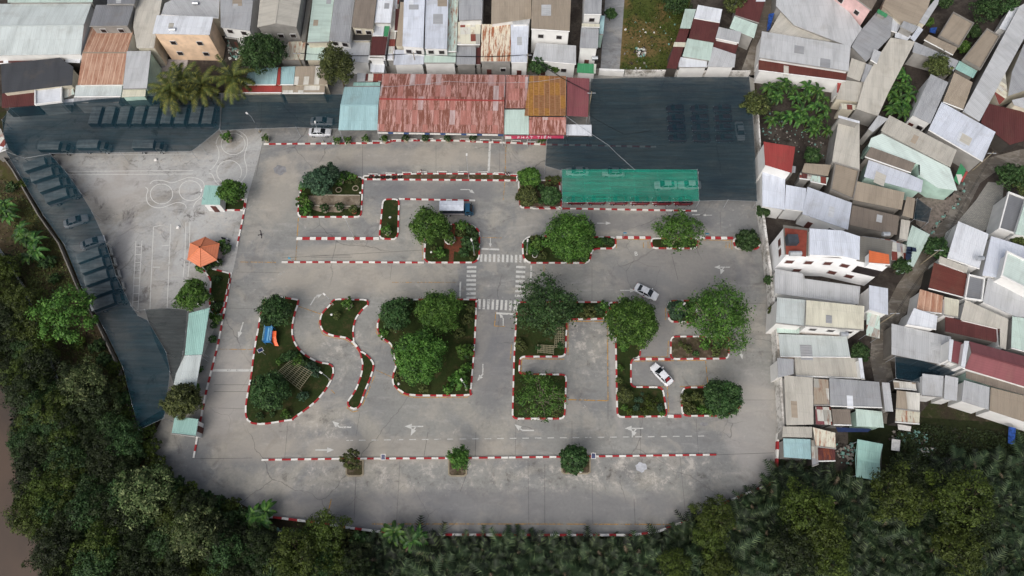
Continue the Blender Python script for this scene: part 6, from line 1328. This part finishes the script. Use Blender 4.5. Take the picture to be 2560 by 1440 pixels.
# tarpaulins and heaps
m_tarp = M('blue_tarp', rgb(46, 84, 160), .5, .3, 2)
def sheetthing(name, label, pts, z, mat, cat, th=.05):
    p = [P(x, y, z) for x, y in px(pts)]; b = MB(); b.poly(p); b.poly([v - Vector((0, 0, th)) for v in p], up=False)
    for i in range(len(p)): a, c = p[i], p[(i + 1) % len(p)]; b.face([a, c, c - Vector((0, 0, th)), a - Vector((0, 0, th))])
    b.build(name, mat, None, label=label, cat=cat)
sheetthing('tarpaulin', 'small blue tarp in the yard near the tan flat roof', '2325,70 2343,68 2338,84 2324,80', 1.6, m_tarp, 'tarpaulin'); sheetthing('tarpaulin', 'blue tarp strip beside the north alley', '1922,35 1936,32 1925,72 1917,78', 2.2, m_tarp, 'tarpaulin')
sheetthing('tarpaulin', 'upright blue tarp at the right end of the green workyard', '2522,1066 2540,1070 2536,1112 2520,1108', 2.0, m_tarp, 'tarpaulin'); sheetthing('tarpaulin', 'dark blue tarp behind the mint sheet roof', '2090,1068 2180,1072 2170,1080 2095,1080', 2.0, M('navy_tarp', rgb(36, 52, 92)), 'tarpaulin')
sheetthing('sheet_cover', 'white cover in the gap right of the teal hut', '2230,1097 2251,1100 2249,1128 2228,1125', 1.3, m_white, 'cover'); sheetthing('sheet_cover', 'white foil cover lying on the green workyard', '2268,1155 2290,1158 2290,1172 2272,1170', .8, m_white, 'cover'); sheetthing('sheet_cover', 'white sheet by the brown shed', '2244,1060 2278,1066 2276,1078 2246,1074', 1.2, m_white, 'cover')
sheetthing('awning', 'green striped awning at the curved alley', '2402,408 2415,424 2398,462 2384,450', 2.8, roofmat('green*s'), 'awning'); sheetthing('awning', 'red awning strip next to the green striped one', '2416,428 2420,430 2406,456 2401,452', 2.7, roofmat('red'), 'awning')
# litter on the vacant lot and rubble by the banana grove
def litter(name, label, poly, n, seed, cols, s=.16):
    r_ = random.Random(seed); q = px(poly); xs = [a[0] for a in q]; ys = [a[1] for a in q]; b = MB(); k = 0
    while k < n:
        x, y = r_.uniform(min(xs), max(xs)), r_.uniform(min(ys), max(ys))
        if not inside(x, y, q): continue
        p = P(x, y, 0); z = s * r_.uniform(.4, 1.6); b.box((p.x, p.y, .06 + z * .2), (z, z * r_.uniform(.4, 1), z * .5), r_.random() * 3, r_.randrange(len(cols)), .7); k += 1
    b.build(name, cols, None, label=label, cat='litter', kind='stuff')
lc = [M('litter_white', rgb(214, 212, 206)), M('litter_grey', rgb(140, 134, 126)), M('litter_teal', rgb(120, 160, 150)), M('litter_dark', rgb(60, 54, 50))]
litter('litter', 'scattered litter over the vacant lot by the lane', '1560,60 1700,30 1690,90 1660,170 1555,180', 60, 1, lc, .3); litter('litter_heap', 'litter heap in the middle of the vacant lot', '1590,122 1614,120 1612,142 1594,144', 60, 2, lc, .4)
litter('rubble', 'rubble around the banana grove', '1915,250 2080,330 2060,400 1990,410 1900,330', 200, 3, lc[1:], .24); litter('rubble', 'rubble by the low wall at the bottom left', '690,1320 780,1330 790,1345 700,1350', 120, 4, lc, .3)
litter('clutter', 'clutter in the workyard below the brown shed', '2240,1068 2330,1085 2310,1110 2220,1100', 70, 5, lc[1:], .4); litter('clutter', 'loose junk in the gap by the teal hut', '2090,1105 2138,1108 2138,1160 2090,1160', 70, 6, lc[1:], .4)
litter('clutter', 'pale junk pile on the green workyard', '2290,1120 2340,1118 2336,1140 2292,1142', 60, 7, lc, .35); litter('clutter', 'odds and ends along the alley in front of the restaurant street', '1000,163 1500,166 1500,182 1000,180', 90, 8, lc[1:], .4)
litter('clutter', 'junk behind the dark street tree', '570,100 604,96 602,150 575,150', 90, 9, lc, .45); litter('clutter', 'things piled along the curved alley railing', '2330,590 2400,505 2420,460 2408,452 2390,500 2322,580', 60, 10, lc[1:], .35)
# overhead cables and utility poles
def pole(label, x, y, h=6.2):
    p = P(x, y, 0); e = empty('utility_pole', tuple(p), label=label, cat='utility pole'); b = MB(); b.tube((0, 0, 0), (0, 0, h), .12, .08, 8); b.build('pole', m_edge, e, local=True); b = MB(); b.box((0, 0, h - .4), (1.6, .1, .1)); b.build('crossarm', m_metal, e, local=True); return p + Vector((0, 0, h - .3))
def cable(label, pts, sag=.8, r=.03, n=10):
    b = MB()
    for a, c in zip(pts, pts[1:]): b.path([a.lerp(c, k / n) - Vector((0, 0, sag * 4 * (k / n) * (1 - k / n))) for k in range(n + 1)], r, 4)
    b.build('cable', m_trim if 'dark' in label else m_metal, None, label=label, cat='cable')
q = [pole('utility pole in the street left of the restaurant', 762, 182), pole('utility pole in the street above the pink roof', 1043, 183), pole('utility pole in the street by the three bushes', 1318, 186), pole('utility pole at the gate of the lane', 1470, 285, 7)]
for k in range(3): cable('dark power cable over the street, ' + ('upper', 'middle', 'lower')[k] + ' strand', [v + Vector((.3 * k - .3, .25 * k, -.25 * k)) for v in q], .6 + .15 * k)
cable('pale cable sagging over the big dark net', [P(1468, 285, 4.6), P(1560, 335, 3.3), P(1628, 326, 3.2)], .2); cable('pale cable from the white lean-to to the green canopy', [P(1415, 290, 4.6), P(1520, 362, 3.3), P(1588, 425, 3.4)], .15)
cable('pale cable crossing the top of the pink restaurant roof', [P(950, 217, 5.6), P(1120, 203, 5.8), P(1300, 206, 5.8), P(1400, 195, 5.8)], .3)
q2 = [pole('utility pole at the bend of the curved alley', 2195, 812), pole('utility pole on the curved alley by the mint roof', 2302, 660), pole('utility pole near the green awning', 2432, 425)]
for k in range(2): cable('dark cable along the curved alley, ' + ('upper' if k else 'lower') + ' strand', [v + Vector((.3 * k, 0, -.2 * k)) for v in q2], .7)
# thin fence between the wood and the verge; net posts along the west side
kf = [P(x, y, 0) for x, y in px('-5,612 40,675 65,718 110,835 140,925 160,975 200,1060 250,1180 300,1310')]
e = empty('wire_fence', tuple(kf[0]), label='thin wire fence between the wood and the west verge', cat='fence'); b = MB()
for zz in (.5, 1.0, 1.5): b.path([v + Vector((0, 0, zz)) for v in kf], .05, 4)
b.build('wire', m_metal, e)
for a, c in zip(kf, kf[1:]):
    for u in (0, .5): v = a.lerp(c, u); b = MB(); b.tube(v, v + Vector((0, 0, 1.6)), .06); b.build('fence_post', m_edge, e)
wallrun('low dark wall along the outer rim of the diagonal net', '-5,372 40,432 105,545 155,615 200,722 255,822 302,920 325,1010 345,1078', 1.2, .2, wallm('conc'))
